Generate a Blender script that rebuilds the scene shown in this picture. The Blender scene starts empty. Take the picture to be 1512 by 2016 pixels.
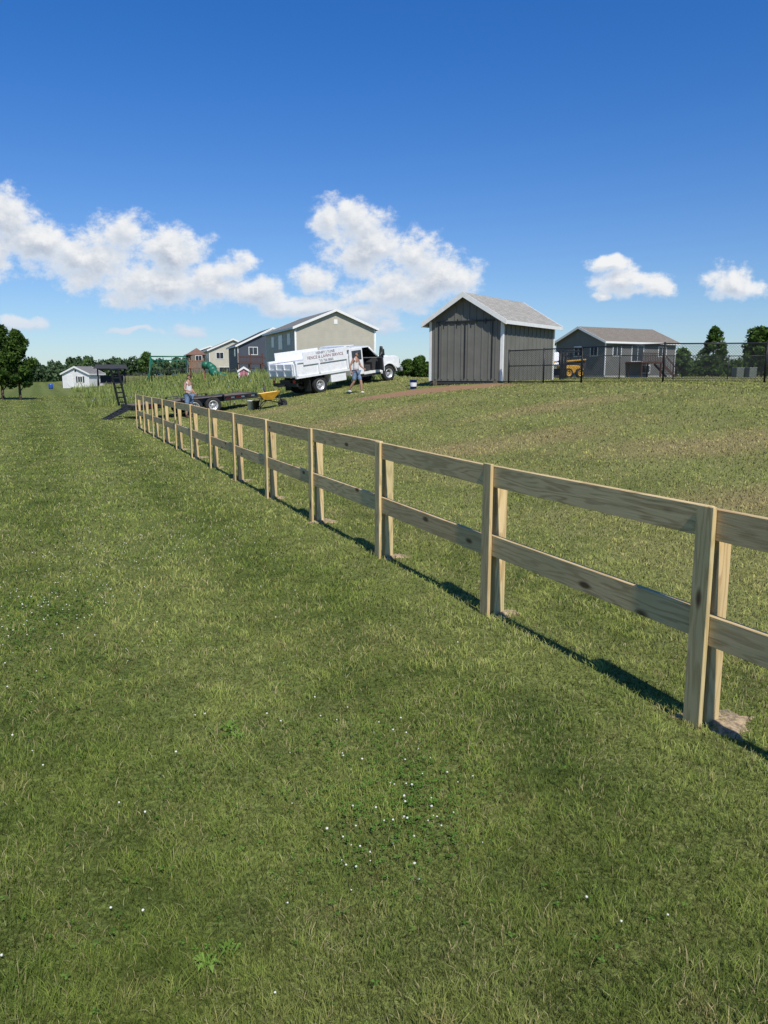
import bpy, bmesh, math, random
import numpy as np
from mathutils import Vector, Matrix
random.seed(7)
rng = np.random.default_rng(11)
scene = bpy.context.scene
scene.view_settings.view_transform = 'Standard'
scene.view_settings.look = 'None'
scene.view_settings.exposure = 0
COL = scene.collection

# ------------------------------------------------------------------ nodes
class NT:
    def __init__(s, tree): s.t = tree
    def n(s, typ, **kw):
        nd = s.t.nodes.new(typ)
        for k, v in kw.items(): setattr(nd, k, v)
        return nd
    def put(s, sock, val):
        if isinstance(val, bpy.types.NodeSocket): s.t.links.new(val, sock)
        elif val is not None:
            if isinstance(val, (tuple, list)) and len(val) == 3 and sock.type == 'RGBA': val = (*val, 1)
            sock.default_value = val
    def m(s, op, a, b=None, c=None, clamp=False):
        nd = s.n('ShaderNodeMath', operation=op, use_clamp=clamp)
        s.put(nd.inputs[0], a); s.put(nd.inputs[1], b); s.put(nd.inputs[2], c)
        return nd.outputs[0]
    def v(s, op, a, b=None, c=None):
        nd = s.n('ShaderNodeVectorMath', operation=op)
        s.put(nd.inputs[0], a); s.put(nd.inputs[1], b)
        if c is not None: s.put(nd.inputs[2], c)
        return nd.outputs['Value'] if op in ('LENGTH', 'DOT_PRODUCT', 'DISTANCE') else nd.outputs[0]
    def mix(s, f, a, b, blend='MIX'):
        nd = s.n('ShaderNodeMix', data_type='RGBA', blend_type=blend)
        s.put(nd.inputs[0], f); s.put(nd.inputs[6], a); s.put(nd.inputs[7], b)
        return nd.outputs[2]
    def noise(s, vec, scale, detail=3, rough=.55, dist=0.0, col=False):
        nd = s.n('ShaderNodeTexNoise')
        s.put(nd.inputs['Vector'], vec); nd.inputs['Scale'].default_value = scale
        nd.inputs['Detail'].default_value = detail; nd.inputs['Roughness'].default_value = rough
        nd.inputs['Distortion'].default_value = dist
        return nd.outputs['Color' if col else 'Fac']
    def ss(s, x, a, b, o0=0.0, o1=1.0):
        nd = s.n('ShaderNodeMapRange', interpolation_type='SMOOTHSTEP')
        s.put(nd.inputs[0], x); s.put(nd.inputs[1], a); s.put(nd.inputs[2], b)
        s.put(nd.inputs[3], o0); s.put(nd.inputs[4], o1)
        return nd.outputs[0]
    def xyz(s, v):
        nd = s.n('ShaderNodeSeparateXYZ'); s.put(nd.inputs[0], v); return nd.outputs
    def comb(s, x, y, z):
        nd = s.n('ShaderNodeCombineXYZ'); s.put(nd.inputs[0], x); s.put(nd.inputs[1], y); s.put(nd.inputs[2], z)
        return nd.outputs[0]

def newmat(name):
    m = bpy.data.materials.new(name); m.use_nodes = True
    m.node_tree.nodes.clear()
    nt = NT(m.node_tree)
    return m, nt
def finish(nt, shader):
    o = nt.n('ShaderNodeOutputMaterial'); nt.t.links.new(shader, o.inputs[0])
def principled(nt, col, rough=.6, metal=0., normal=None, spec=.5):
    p = nt.n('ShaderNodeBsdfPrincipled')
    nt.put(p.inputs['Base Color'], col); nt.put(p.inputs['Roughness'], rough)
    p.inputs['Metallic'].default_value = metal
    p.inputs['Specular IOR Level'].default_value = spec
    if normal is not None: nt.put(p.inputs['Normal'], normal)
    return p.outputs[0]
def bump(nt, h, strength=.3, dist=.02):
    b = nt.n('ShaderNodeBump'); b.inputs['Strength'].default_value = strength
    b.inputs['Distance'].default_value = dist; nt.put(b.inputs['Height'], h)
    return b.outputs[0]
def simple(name, col, rough=.6, metal=0., var=.12, scale=6., spec=.5):
    m, nt = newmat(name)
    pos = nt.n('ShaderNodeTexCoord').outputs['Object']
    f = nt.noise(pos, scale, 4, .6)
    c1 = tuple(c * (1 - var * 1.6) for c in col); c2 = tuple(min(1, c * (1 + var)) for c in col)
    c = nt.mix(nt.ss(f, .3, .7), c1, c2)
    finish(nt, principled(nt, c, rough, metal, None, spec)); return m

# ------------------------------------------------------------------ mesh helpers
def link(o, parent=None):
    COL.objects.link(o)
    if parent is not None: o.parent = parent
    return o
def empty(name, loc=(0, 0, 0), rz=0., parent=None):
    o = bpy.data.objects.new(name, None); o.location = loc; o.rotation_euler = (0, 0, rz)
    o.empty_display_size = .2
    return link(o, parent)
def mk(name, verts, faces, mat, parent=None, smooth=False, recalc=True):
    me = bpy.data.meshes.new(name); me.from_pydata([tuple(v) for v in verts], [], faces)
    if recalc:
        bm = bmesh.new(); bm.from_mesh(me); bmesh.ops.recalc_face_normals(bm, faces=bm.faces); bm.to_mesh(me); bm.free()
    if smooth: me.polygons.foreach_set('use_smooth', [True] * len(me.polygons))
    if mat: me.materials.append(mat)
    return link(bpy.data.objects.new(name, me), parent)
def bev(o, w, seg=2):
    b = o.modifiers.new('bev', 'BEVEL'); b.width = w; b.segments = seg; b.limit_method = 'ANGLE'
    return o
def box(name, x0, x1, y0, y1, z0, z1, mat, parent=None, bevel=0., seg=2):
    v = [(x, y, z) for x in (x0, x1) for y in (y0, y1) for z in (z0, z1)]
    f = [(0, 1, 3, 2), (4, 6, 7, 5), (0, 4, 5, 1), (2, 3, 7, 6), (0, 2, 6, 4), (1, 5, 7, 3)]
    o = mk(name, v, f, mat, parent)
    if bevel: bev(o, bevel, seg)
    return o
def boxes(name, lst, mat, parent=None):
    V, F = [], []
    for (x0, x1, y0, y1, z0, z1) in lst:
        b = len(V)
        V += [(x, y, z) for x in (x0, x1) for y in (y0, y1) for z in (z0, z1)]
        F += [tuple(b + i for i in f) for f in [(0, 1, 3, 2), (4, 6, 7, 5), (0, 4, 5, 1), (2, 3, 7, 6), (0, 2, 6, 4), (1, 5, 7, 3)]]
    return mk(name, V, F, mat, parent)
def prism_y(name, prof, y0, y1, mat, parent=None, bevel=0.):
    n = len(prof)
    v = [(x, y0, z) for x, z in prof] + [(x, y1, z) for x, z in prof]
    f = [tuple(range(n)), tuple(range(2 * n - 1, n - 1, -1))] + [(i, (i + 1) % n, n + (i + 1) % n, n + i) for i in range(n)]
    o = mk(name, v, f, mat, parent)
    if bevel: bev(o, bevel)
    return o
def tubes_data(segs, seg=6):
    V, F = [], []
    for (p0, p1, r0, r1) in segs:
        p0 = Vector(p0); p1 = Vector(p1); d = (p1 - p0)
        if d.length < 1e-6: continue
        q = d.to_track_quat('Z', 'Y'); b = len(V)
        for p, r in ((p0, r0), (p1, r1)):
            for i in range(seg):
                a = 2 * math.pi * i / seg
                V.append(tuple(p + q @ Vector((r * math.cos(a), r * math.sin(a), 0))))
        F += [(b + i, b + (i + 1) % seg, b + seg + (i + 1) % seg, b + seg + i) for i in range(seg)]
        F.append(tuple(b + i for i in range(seg))[::-1]); F.append(tuple(b + seg + i for i in range(seg)))
    return V, F
def tubes(name, segs, mat, parent=None, seg=6, smooth=True):
    V, F = tubes_data(segs, seg)
    return mk(name, V, F, mat, parent, smooth, False)
def lathe(name, prof, center, mat, parent=None, seg=24, axis='Y'):
    V, F = [], []
    n = len(prof)
    for i in range(seg):
        a = 2 * math.pi * i / seg
        for r, t in prof:
            c, s = r * math.cos(a), r * math.sin(a)
            p = (c, t, s) if axis == 'Y' else ((c, s, t) if axis == 'Z' else (t, c, s))
            V.append((p[0] + center[0], p[1] + center[1], p[2] + center[2]))
    for i in range(seg):
        j = (i + 1) % seg
        for k in range(n - 1):
            F.append((i * n + k, j * n + k, j * n + k + 1, i * n + k + 1))
    return mk(name, V, F, mat, parent, True)
def quads_mesh(name, Q, mat, parent=None, rnd=None):
    N = len(Q); k = Q.shape[1]
    me = bpy.data.meshes.new(name)
    me.vertices.add(N * k); me.vertices.foreach_set('co', Q.astype(np.float32).ravel())
    me.loops.add(N * k); me.loops.foreach_set('vertex_index', np.arange(N * k, dtype=np.int32))
    me.polygons.add(N); me.polygons.foreach_set('loop_start', np.arange(0, N * k, k, dtype=np.int32))
    me.polygons.foreach_set('loop_total', np.full(N, k, dtype=np.int32))
    if rnd is not None:
        at = me.attributes.new('rnd', 'FLOAT', 'POINT'); at.data.foreach_set('value', np.repeat(rnd, k).astype(np.float32))
    me.update(calc_edges=True)
    me.materials.append(mat)
    return link(bpy.data.objects.new(name, me), parent)

# ------------------------------------------------------------------ terrain
FP = np.array([1.655, 3.87]); FD = np.array([-.405, .914]); FD = FD / np.linalg.norm(FD); FN = np.array([FD[1], -FD[0]])
def S_(x, y): return (x - FP[0]) * FN[0] + (y - FP[1]) * FN[1]
def H(x, y):
    x = np.asarray(x, float); y = np.asarray(y, float)
    s = S_(x, y)
    t = np.clip((s - 1) / 14., 0, 1)
    z = 1.6 * (3 * t * t - 2 * t ** 3)
    amp = np.clip(np.abs(s) / 4, .15, 1)
    return z + .03 * amp * (np.sin(x * .55 + 1.3) * np.cos(y * .43 + .4) - .2)
def h(x, y): return float(H(x, y))

# numpy value noise
def vnoise(x, y, seed):
    r = np.random.default_rng(seed).random((256, 256))
    xi = np.floor(x).astype(int); yi = np.floor(y).astype(int); fx = x - xi; fy = y - yi
    fx = fx * fx * (3 - 2 * fx); fy = fy * fy * (3 - 2 * fy)
    a = r[xi & 255, yi & 255]; b = r[(xi + 1) & 255, yi & 255]; c = r[xi & 255, (yi + 1) & 255]; d = r[(xi + 1) & 255, (yi + 1) & 255]
    return (a * (1 - fx) + b * fx) * (1 - fy) + (c * (1 - fx) + d * fx) * fy
def fbm(x, y, scale, octv, rough, seed):
    t = 0; a = 1.; w = 0; s = scale
    for i in range(octv):
        t = t + a * vnoise(x * s + 17.3 * i, y * s - 9.1 * i, seed + i); w += a; a *= rough; s *= 2.03
    v = t / w
    return .5 + (v - .5) * .75
def sst(x, a, b): t = np.clip((x - a) / (b - a), 0, 1); return t * t * (3 - 2 * t)
def lerp3(f, a, b): f = np.asarray(f)[..., None]; return a * (1 - f) + np.asarray(b) * f

DIRT = [(1.9, 30.1, 3.6, 1.3, -.30)]
DRY = [(2.4, 16.2, 3.0, 1.3, .15), (6.0, 13.2, 3.4, 1.1, -.35), (-0.6, 24.5, 3.0, 1.8, .2), (5.4, 9.2, 2.4, 1.0, -.2), (-4.6, 31.5, 2.5, 1.0, .4), (4.5, 20.5, 3.0, 1.0, -.1)]
G_DARK = (.082, .128, .026); G_LIGHT = (.190, .240, .054); G_DRY = (.360, .345, .128); G_BAND = (.335, .375, .115); G_LOW = (.078, .116, .024)
G_THATCH = (.28, .235, .105); G_TAN = (.44, .345, .165)
def lawn_np(x, y):
    s = S_(x, y)
    big = fbm(x, y, .6, 4, .6, 1); med = fbm(x, y, 2.4, 4, .6, 20); fine = fbm(x, y, 11., 3, .6, 40)
    g = lerp3(sst(med, .32, .64), np.array(G_DARK)[None].repeat(len(x), 0), G_LIGHT)
    dryf = sst(s, -2.0, 3.5) * .27 + (big - .5) + (fine - .5) * .5
    g = lerp3(sst(dryf, -.04, .40) * .85, g, G_DRY)
    w = np.sin(s * 3.1 + big * 2.4 + .9); g = lerp3(.10 + sst(w, -.8, .8) * .27, g, G_BAND)
    g = lerp3(sst(-y, -5.0, -2.0) * sst(-s, -1., 2.5) * .5, g, G_LOW)
    g = lerp3(sst(fbm(x, y, 5.2, 5, .7, 60), .55, .70) * .55, g, G_THATCH)
    wob = (fbm(x, y, .9, 6, .7, 80) - .5) * 2.6; dd = 0
    for (cx, cy, rx, ry, ro) in DRY:
        c, sn = math.cos(ro), math.sin(ro); dx, dy = x - cx, y - cy
        e = np.hypot((dx * c + dy * sn) / rx, (-dx * sn + dy * c) / ry) + wob; dd = np.maximum(dd, 1 - sst(e, .2, 1.25))
    return lerp3(dd * .7, g, G_TAN)
def ell(nt, p, cx, cy, rx, ry, rot=0.):
    px, py = p
    dx = nt.m('SUBTRACT', px, cx); dy = nt.m('SUBTRACT', py, cy)
    c, s = math.cos(rot), math.sin(rot)
    a = nt.m('ADD', nt.m('MULTIPLY', dx, c / rx), nt.m('MULTIPLY', dy, s / rx))
    b = nt.m('ADD', nt.m('MULTIPLY', dx, -s / ry), nt.m('MULTIPLY', dy, c / ry))
    return nt.m('SQRT', nt.m('ADD', nt.m('MULTIPLY', a, a), nt.m('MULTIPLY', b, b)))
mat_ground, nt = newmat('lawn_ground')
pos = nt.n('ShaderNodeNewGeometry').outputs['Position']
X, Y, Z = nt.xyz(pos); P2 = nt.comb(X, Y, 0.)
s = nt.m('ADD', nt.m('MULTIPLY', nt.m('SUBTRACT', X, float(FP[0])), float(FN[0])), nt.m('MULTIPLY', nt.m('SUBTRACT', Y, float(FP[1])), float(FN[1])))
big = nt.noise(P2, .45, 3, .6); med = nt.noise(P2, 1.9, 3, .6, .4); fine = nt.noise(P2, 9., 3, .65)
g = nt.mix(nt.ss(med, .32, .64), G_DARK, G_LIGHT)
dryf = nt.m('ADD', nt.m('MULTIPLY', nt.ss(s, -2.0, 3.5), .27), nt.m('SUBTRACT', big, .5))
dryf = nt.m('ADD', dryf, nt.m('MULTIPLY', nt.m('SUBTRACT', fine, .5), .5))
g = nt.mix(nt.ss(dryf, -.04, .40, 0., .85), g, G_DRY)
w = nt.m('SINE', nt.m('ADD', nt.m('ADD', nt.m('MULTIPLY', s, 3.1), nt.m('MULTIPLY', big, 2.4)), .9))
g = nt.mix(nt.ss(w, -.8, .8, .10, .37), g, G_BAND)
dd = None
wob = nt.m('MULTIPLY', nt.m('SUBTRACT', nt.noise(P2, .9, 5, .7), .5), 2.2)
for (cx, cy, rx, ry, ro) in DRY:
    e = nt.ss(nt.m('ADD', ell(nt, (X, Y), cx, cy, rx, ry, ro), wob), 1.25, .2)
    dd = e if dd is None else nt.m('MAXIMUM', dd, e)
g = nt.mix(nt.m('MULTIPLY', dd, .7), g, G_TAN)
f2 = nt.noise(pos, 38., 3, .7)
g = nt.mix(nt.ss(f2, .35, .7), nt.mix(1., g, (.42, .42, .42), 'MULTIPLY'), nt.mix(1., g, (.88, .88, .88), 'MULTIPLY'))
e = nt.ss(nt.m('ADD', ell(nt, (X, Y), *DIRT[0]), nt.m('MULTIPLY', wob, .5)), 1.1, .75)
g = nt.mix(e, g, nt.mix(fine, (.23, .125, .065), (.37, .235, .14)))
finish(nt, principled(nt, g, .95, 0, bump(nt, f2, .6, .03), .1))
def leafy(nt, c, tr_, up=.0, tcol=None):
    d = nt.n('ShaderNodeBsdfDiffuse'); nt.put(d.inputs[0], c)
    if up > 0:
        nrm = nt.n('ShaderNodeNewGeometry').outputs['Normal']
        sc = nt.n('ShaderNodeVectorMath', operation='SCALE'); nt.put(sc.inputs[0], nrm); sc.inputs['Scale'].default_value = 1 - up
        nv = nt.v('NORMALIZE', nt.v('ADD', sc.outputs[0], (0, 0, up)))
        nt.t.links.new(nv, d.inputs['Normal'])
    t = nt.n('ShaderNodeBsdfTranslucent'); nt.put(t.inputs[0], tcol if tcol is not None else c)
    ms = nt.n('ShaderNodeMixShader'); ms.inputs[0].default_value = tr_
    nt.t.links.new(d.outputs[0], ms.inputs[1]); nt.t.links.new(t.outputs[0], ms.inputs[2]); finish(nt, ms.outputs[0])
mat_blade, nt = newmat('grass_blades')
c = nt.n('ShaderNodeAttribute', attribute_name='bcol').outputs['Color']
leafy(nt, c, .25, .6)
def leaf_mat(name, dark, light, sc=.8, tr_=.3, up=0.):
    m, nt = newmat(name)
    pos = nt.n('ShaderNodeNewGeometry').outputs['Position']
    r = nt.n('ShaderNodeAttribute', attribute_name='rnd').outputs['Fac']
    f = nt.m('ADD', nt.m('MULTIPLY', nt.noise(pos, sc, 2), .6), nt.m('MULTIPLY', r, .4))
    leafy(nt, nt.mix(nt.ss(f, .3, .7), dark, light), tr_, up)
    return m

# ------------------------------------------------------------------ ground
def axis(lo, hi, n, k):
    t = np.linspace(-1, 1, n); v = np.sinh(t * k) / math.sinh(k)
    return np.where(v < 0, v * abs(lo), v * hi)
xs = axis(-1800, 1800, 261, 8.); ys = axis(-300, 2600, 321, 7.5) + 12
GX, GY = np.meshgrid(xs, ys, indexing='ij'); GZ = H(GX, GY)
nx, ny = GX.shape
V = np.stack([GX, GY, GZ], -1).reshape(-1, 3)
idx = np.arange(nx * ny).reshape(nx, ny)
Fq = np.stack([idx[:-1, :-1], idx[1:, :-1], idx[1:, 1:], idx[:-1, 1:]], -1).reshape(-1, 4)
me = bpy.data.meshes.new('ground'); me.from_pydata(V.tolist(), [], Fq.tolist())
me.polygons.foreach_set('use_smooth', [True] * len(me.polygons)); me.materials.append(mat_ground)
link(bpy.data.objects.new('ground', me))

# ------------------------------------------------------------------ lawn blades (one object)
def blades(n, r0, r1, a0, a1, hmin, hmax, wmin, wr, lean):
    rr = np.exp(rng.uniform(math.log(r0), math.log(r1), n)); an = rng.uniform(a0, a1, n)
    x = rr * np.sin(an); y = rr * np.cos(an)
    keep = np.ones(n, bool)
    for (cx, cy, rx, ry, ro) in DIRT:
        c, s = math.cos(ro), math.sin(ro); dx, dy = x - cx, y - cy
        q = np.hypot((dx * c + dy * s) / rx, (-dx * s + dy * c) / ry)
        keep &= q > rng.uniform(.65, 1.2, n)
    x, y, rr = x[keep], y[keep], rr[keep]; n = len(x)
    z = H(x, y)
    tuft = fbm(x, y, 9., 2, .6, 300); thin = fbm(x, y, 3., 3, .6, 310)
    hh = rng.uniform(hmin, hmax, n) * (.2 + 1.6 * tuft)
    w = np.maximum(wmin, wr * rr) * rng.uniform(.6, 1.3, n)
    th = rng.uniform(0, 2 * math.pi, n); ph = rng.uniform(0, 2 * math.pi, n)
    le = rng.uniform(.1, lean, n) * hh
    wx, wy = np.cos(th) * w / 2, np.sin(th) * w / 2; lx, ly = np.cos(ph) * le, np.sin(ph) * le
    z = z - .004
    A = np.stack([x - wx, y - wy, z], -1); B = np.stack([x + wx, y + wy, z], -1)
    C = np.stack([x + lx * .35 + wx * .8, y + ly * .35 + wy * .8, z + hh * .6], -1)
    D = np.stack([x + lx * .35 - wx * .8, y + ly * .35 - wy * .8, z + hh * .6], -1)
    T = np.stack([x + lx, y + ly, z + hh * .95], -1)
    c = lawn_np(x, y); r = rng.uniform(0, 1, n)
    c = c * lerp3(r, np.array([.46, .55, .4])[None].repeat(n, 0), (1.5, 1.42, 1.4))
    c = c * (.66 + .70 * sst(tuft, .35, .65))[:, None]
    dry = rng.uniform(0, 1, n) > .95 - .14 * sst(thin, .45, .65)
    c[dry] = np.array([.47, .41, .21]) * rng.uniform(.6, 1.2, (dry.sum(), 1))
    return A, B, C, D, T, c
A, B, C, D, T, bc = blades(520000, 1.35, 75, -.66, .66, .022, .050, .0023, .00092, 1.15)
N = len(A)
Vv = np.stack([A, B, C, D, T], 1)
me = bpy.data.meshes.new('lawn_grass')
me.vertices.add(N * 5); me.vertices.foreach_set('co', Vv.astype(np.float32).ravel())
base = np.arange(N, dtype=np.int32)[:, None] * 5
li = np.concatenate([base + np.array([[0, 1, 2, 3]]), base + np.array([[3, 2, 4]])], 1).ravel()
me.loops.add(N * 7); me.loops.foreach_set('vertex_index', li.astype(np.int32))
ls = (np.arange(N, dtype=np.int32)[:, None] * 7 + np.array([[0, 4]])).ravel(); lt = np.tile([4, 3], N)
me.polygons.add(N * 2); me.polygons.foreach_set('loop_start', ls.astype(np.int32)); me.polygons.foreach_set('loop_total', lt.astype(np.int32))
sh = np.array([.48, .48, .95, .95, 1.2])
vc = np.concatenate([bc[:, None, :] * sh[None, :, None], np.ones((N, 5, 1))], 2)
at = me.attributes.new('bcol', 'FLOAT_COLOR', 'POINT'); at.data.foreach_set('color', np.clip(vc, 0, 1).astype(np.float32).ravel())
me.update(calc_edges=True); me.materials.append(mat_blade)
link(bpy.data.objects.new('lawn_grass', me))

# clover flowers + leaves
mat_clover_w = simple('clover_white', (.66, .66, .56), .8, var=.2, scale=200)
mat_clover_l = leaf_mat('clover_leaf', (.07, .15, .025), (.14, .27, .05), 4., .25, .5)
patches = [(.05, 2.95, .30, 26), (.2, 3.2, .3, 14), (-.1, 3.6, .35, 12), (-2.76, 5.8, .6, 120), (-2.9, 7.7, .7, 110), (-2.0, 8.6, .8, 80), (-.45, 3.4, .9, 14), (-.9, 2.35, .5, 4), (.75, 2.35, .3, 2), (-3.6, 10., 1.2, 90), (-4.8, 14., 2., 120), (-1.2, 5.2, 1.6, 24), (-2.2, 4.6, .8, 34)]
bm = bmesh.new(); bmesh.ops.create_icosphere(bm, subdivisions=1, radius=1.)
iv = np.array([v.co[:] for v in bm.verts]); ifc = [tuple(v.index for v in f.verts) for f in bm.faces]; bm.free()
FV, FF = [], []; LQ = []
for (cx, cy, rad, n) in patches:
    for i in range(n):
        x, y = rng.normal(cx, rad * .6), rng.normal(cy, rad * .8)
        rr = rng.uniform(.0032, .0070); zz = h(x, y) + rng.uniform(.022, .048)
        b = len(FV); FV += (iv * np.array([rr, rr, rr * .8]) * rng.uniform(.75, 1.2, iv.shape) + np.array([x, y, zz])).tolist(); FF += [tuple(b + k for k in f) for f in ifc]
    for i in range(int(n * 12 if cy < 6 else n * 3)):
        x, y = rng.normal(cx, rad * .6), rng.normal(cy, rad * .8); zz = h(x, y) + rng.uniform(.015, .04); r0 = rng.uniform(.006, .010)
        a0 = rng.uniform(0, 6.28)
        for k in range(3):
            a = a0 + k * 2.094; ux, uy = math.cos(a), math.sin(a)
            tz = rng.uniform(-.3, .3) * r0
            LQ.append([(x, y, zz), (x + r0 * (ux - .55 * uy), y + r0 * (uy + .55 * ux), zz + tz), (x + 1.5 * r0 * ux, y + 1.5 * r0 * uy, zz + tz), (x + r0 * (ux + .55 * uy), y + r0 * (uy - .55 * ux), zz + tz)])
mk('clover_flowers', FV, FF, mat_clover_w, None, True, False)
LQ = np.array(LQ); quads_mesh('clover_leaves', LQ, mat_clover_l, None, rng.uniform(0, 1, len(LQ)))
# a few broad-leaved weeds, half buried in the turf
mat_weed = leaf_mat('weed_leaf', (.12, .21, .04), (.21, .33, .07), 10., .25, .4)
WQ = []
def rosette(x, y, R, n):
    z = h(x, y)
    for i in range(n):
        a = i * 2.4 + rng.uniform(-.6, .6); L = R * rng.uniform(.35, 1.); w = L * rng.uniform(.08, .16); u = np.array([math.cos(a), math.sin(a), 0]); p = np.array([-u[1], u[0], 0])
        b = np.array([x + rng.uniform(-.02, .02), y + rng.uniform(-.02, .02), z + .012]); lift = rng.uniform(.012, .032)
        m1 = b + u * L * .55 + np.array([0, 0, lift]); t = b + u * L + np.array([0, 0, lift * .5])
        WQ.append([b, m1 + p * w, m1 + u * .01, b + u * .002]); WQ.append([b, m1, m1 - p * w, b - p * .002])
        WQ.append([m1 + p * w, t, t, m1]); WQ.append([m1, t, t, m1 - p * w])
for (x, y, R, n) in [(-.82, 3.81, .075, 18), (-.76, 3.72, .05, 14), (-.56, 2.14, .06, 18), (-.50, 2.2, .045, 14), (.2, 3.06, .04, 9), (-.45, 3.15, .045, 10)]:
    rosette(x, y, R, n)
WQ = np.array(WQ, float); quads_mesh('broadleaf_weeds', WQ, mat_weed, None, np.repeat(rng.uniform(0, 1, len(WQ) // 4), 4))

# ------------------------------------------------------------------ wood fence
mat_wood, nt = newmat('treated_pine')
tc = nt.n('ShaderNodeTexCoord').outputs['Object']; rnd = nt.n('ShaderNodeObjectInfo').outputs['Random']
off = nt.comb(nt.m('MULTIPLY', rnd, 37.), nt.m('MULTIPLY', rnd, 91.), nt.m('MULTIPLY', rnd, 53.))
q = nt.v('ADD', tc, off)
x, y, z = nt.xyz(q)
gq = nt.comb(nt.m('MULTIPLY', x, .9), nt.m('MULTIPLY', y, 9.), nt.m('MULTIPLY', z, 9.))
warp = nt.noise(gq, .9, 3, .5)
rings = nt.m('SINE', nt.m('MULTIPLY', warp, 60.))
fib = nt.noise(nt.comb(nt.m('MULTIPLY', x, 4.), nt.m('MULTIPLY', y, 120.), nt.m('MULTIPLY', z, 120.)), 1., 3, .6)
c = nt.mix(nt.ss(rings, -.2, 1., 0., .75), (.68, .50, .245), (.36, .23, .088))
c = nt.mix(nt.ss(fib, .35, .7, 0., .35), c, (.78, .62, .36))
blot = nt.noise(nt.comb(nt.m('MULTIPLY', x, 1.2), nt.m('MULTIPLY', y, 3.), nt.m('MULTIPLY', z, 3.)), 1., 3)
c = nt.mix(nt.ss(blot, .4, .7, 0., .5), c, (.40, .37, .18))
c = nt.mix(nt.m('MULTIPLY', rnd, .4), c, (.48, .31, .15))
vo = nt.n('ShaderNodeTexVoronoi'); nt.put(vo.inputs['Vector'], nt.comb(nt.m('MULTIPLY', x, 2.3), nt.m('MULTIPLY', y, 5.), nt.m('MULTIPLY', z, 6.))); vo.inputs['Scale'].default_value = 1.
kn = nt.ss(vo.outputs['Distance'], .19, .07)
c = nt.mix(nt.m('MULTIPLY', kn, .9), c, (.085, .04, .018))
finish(nt, principled(nt, c, .75, 0, bump(nt, fib, .25, .004), .25))
fence = empty('wooden_fence')
SP = 2.105; a_f = math.atan2(FD[1], FD[0])
def wood(name, L, W, Hh, center, vertical=False, tilt=0.):
    o = box(name, -L / 2, L / 2, -W / 2, W / 2, -Hh / 2, Hh / 2, mat_wood, fence, .003, 1)
    if vertical:
        R = Matrix.Rotation(a_f, 4, 'Z') @ Matrix.Rotation(-math.pi / 2 + tilt, 4, 'Y')
    else:
        R = Matrix.Rotation(a_f, 4, 'Z') @ Matrix.Rotation(-tilt, 4, 'Y')
    o.matrix_local = Matrix.Translation(center) @ R
    return o
def fpt(t, s): p = FP + FD * t + FN * s; return p[0], p[1]
NP = 13
for i in range(-2, NP):
    t = i * SP + random.uniform(-.02, .02); tl = random.uniform(-.010, .010)
    x, y = fpt(t + .01, .047 + .047); zb = h(x, y)
    wood('post', 1.22, .089, .089, (x, y, zb + 1.12 - .61), True, tl)
    x, y = fpt(t, -.016)
    wood('trim_board', 1.23, .027, .112, (x, y, zb + 1.188 - .615), True, tl)
    if i < NP - 1:
        x0, y0 = fpt(t, .021); x1, y1 = fpt(t + SP, .021); z0, z1 = h(x0, y0), h(x1, y1)
        for zc, nm in ((1.103, 'top_rail'), (.553, 'lower_rail')):
            ti = math.atan2(z1 - z0, SP) + random.uniform(-.006, .006)
            wood(nm, SP - .006, .040, .160, ((x0 + x1) / 2, (y0 + y1) / 2, (z0 + z1) / 2 + zc + random.uniform(-.009, .009)), tilt=ti)
# thin loose soil at post feet
mat_soil = simple('soil', (.36, .27, .16), .95, var=.35, scale=40)
MV, MF = [], []
for i in range(-1, NP):
    x0, y0 = fpt(i * SP - .03, .15); zb = h(x0, y0); b = len(MV); n = 22
    R = random.uniform(.09, .16)
    MV.append((x0, y0, zb + .022))
    for ring, (fr, hz) in enumerate(((.4, .022), (.75, .014), (1.1, -.012))):
        for k in range(n):
            a = 2 * math.pi * k / n; rr = R * fr * (1 + .3 * math.sin(3 * a + i) + random.uniform(-.3, .3))
            MV.append((x0 + rr * math.cos(a) * 1.2, y0 + rr * math.sin(a) * 1.2, zb + hz + random.uniform(-.006, .006)))
    for k in range(n):
        MF.append((b, b + 1 + k, b + 1 + (k + 1) % n))
        for rg in (0, 1):
            a0 = b + 1 + rg * n; MF.append((a0 + k, a0 + n + k, a0 + n + (k + 1) % n, a0 + (k + 1) % n))
mk('soil_mounds', MV, MF, mat_soil, None, True)

# ------------------------------------------------------------------ common mats
M_white = simple('white_paint', (.76, .77, .78), .35, var=.05)
M_trim = simple('white_trim', (.74, .74, .71), .55, var=.04)
M_black = simple('black_steel', (.018, .018, .02), .45, var=.2)
M_rubber = simple('rubber', (.02, .02, .021), .85, var=.2)
M_hub = simple('hub_metal', (.55, .55, .56), .35, .4, var=.1)
M_glass = simple('dark_glass', (.03, .04, .05), .08, var=.1)
M_grey = simple('grey_metal', (.30, .31, .32), .5, .3)
M_red = simple('red_reflector', (.55, .02, .02), .35)
M_yel = simple('yellow_paint', (.62, .33, .03), .45, var=.15)
M_blue = simple('blue_plastic', (.02, .08, .36), .4)
M_green = simple('green_plastic', (.02, .14, .08), .45)
M_dark = simple('dark_interior', (.035, .035, .038), .8)
M_deckw = simple('stained_deck', (.085, .035, .025), .75, var=.2)
M_conc = simple('concrete', (.42, .41, .39), .9)
M_plank = simple('old_planks', (.16, .12, .08), .85, var=.3)
M_bark = simple('bark', (.09, .065, .045), .95, var=.35, scale=8)

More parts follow.
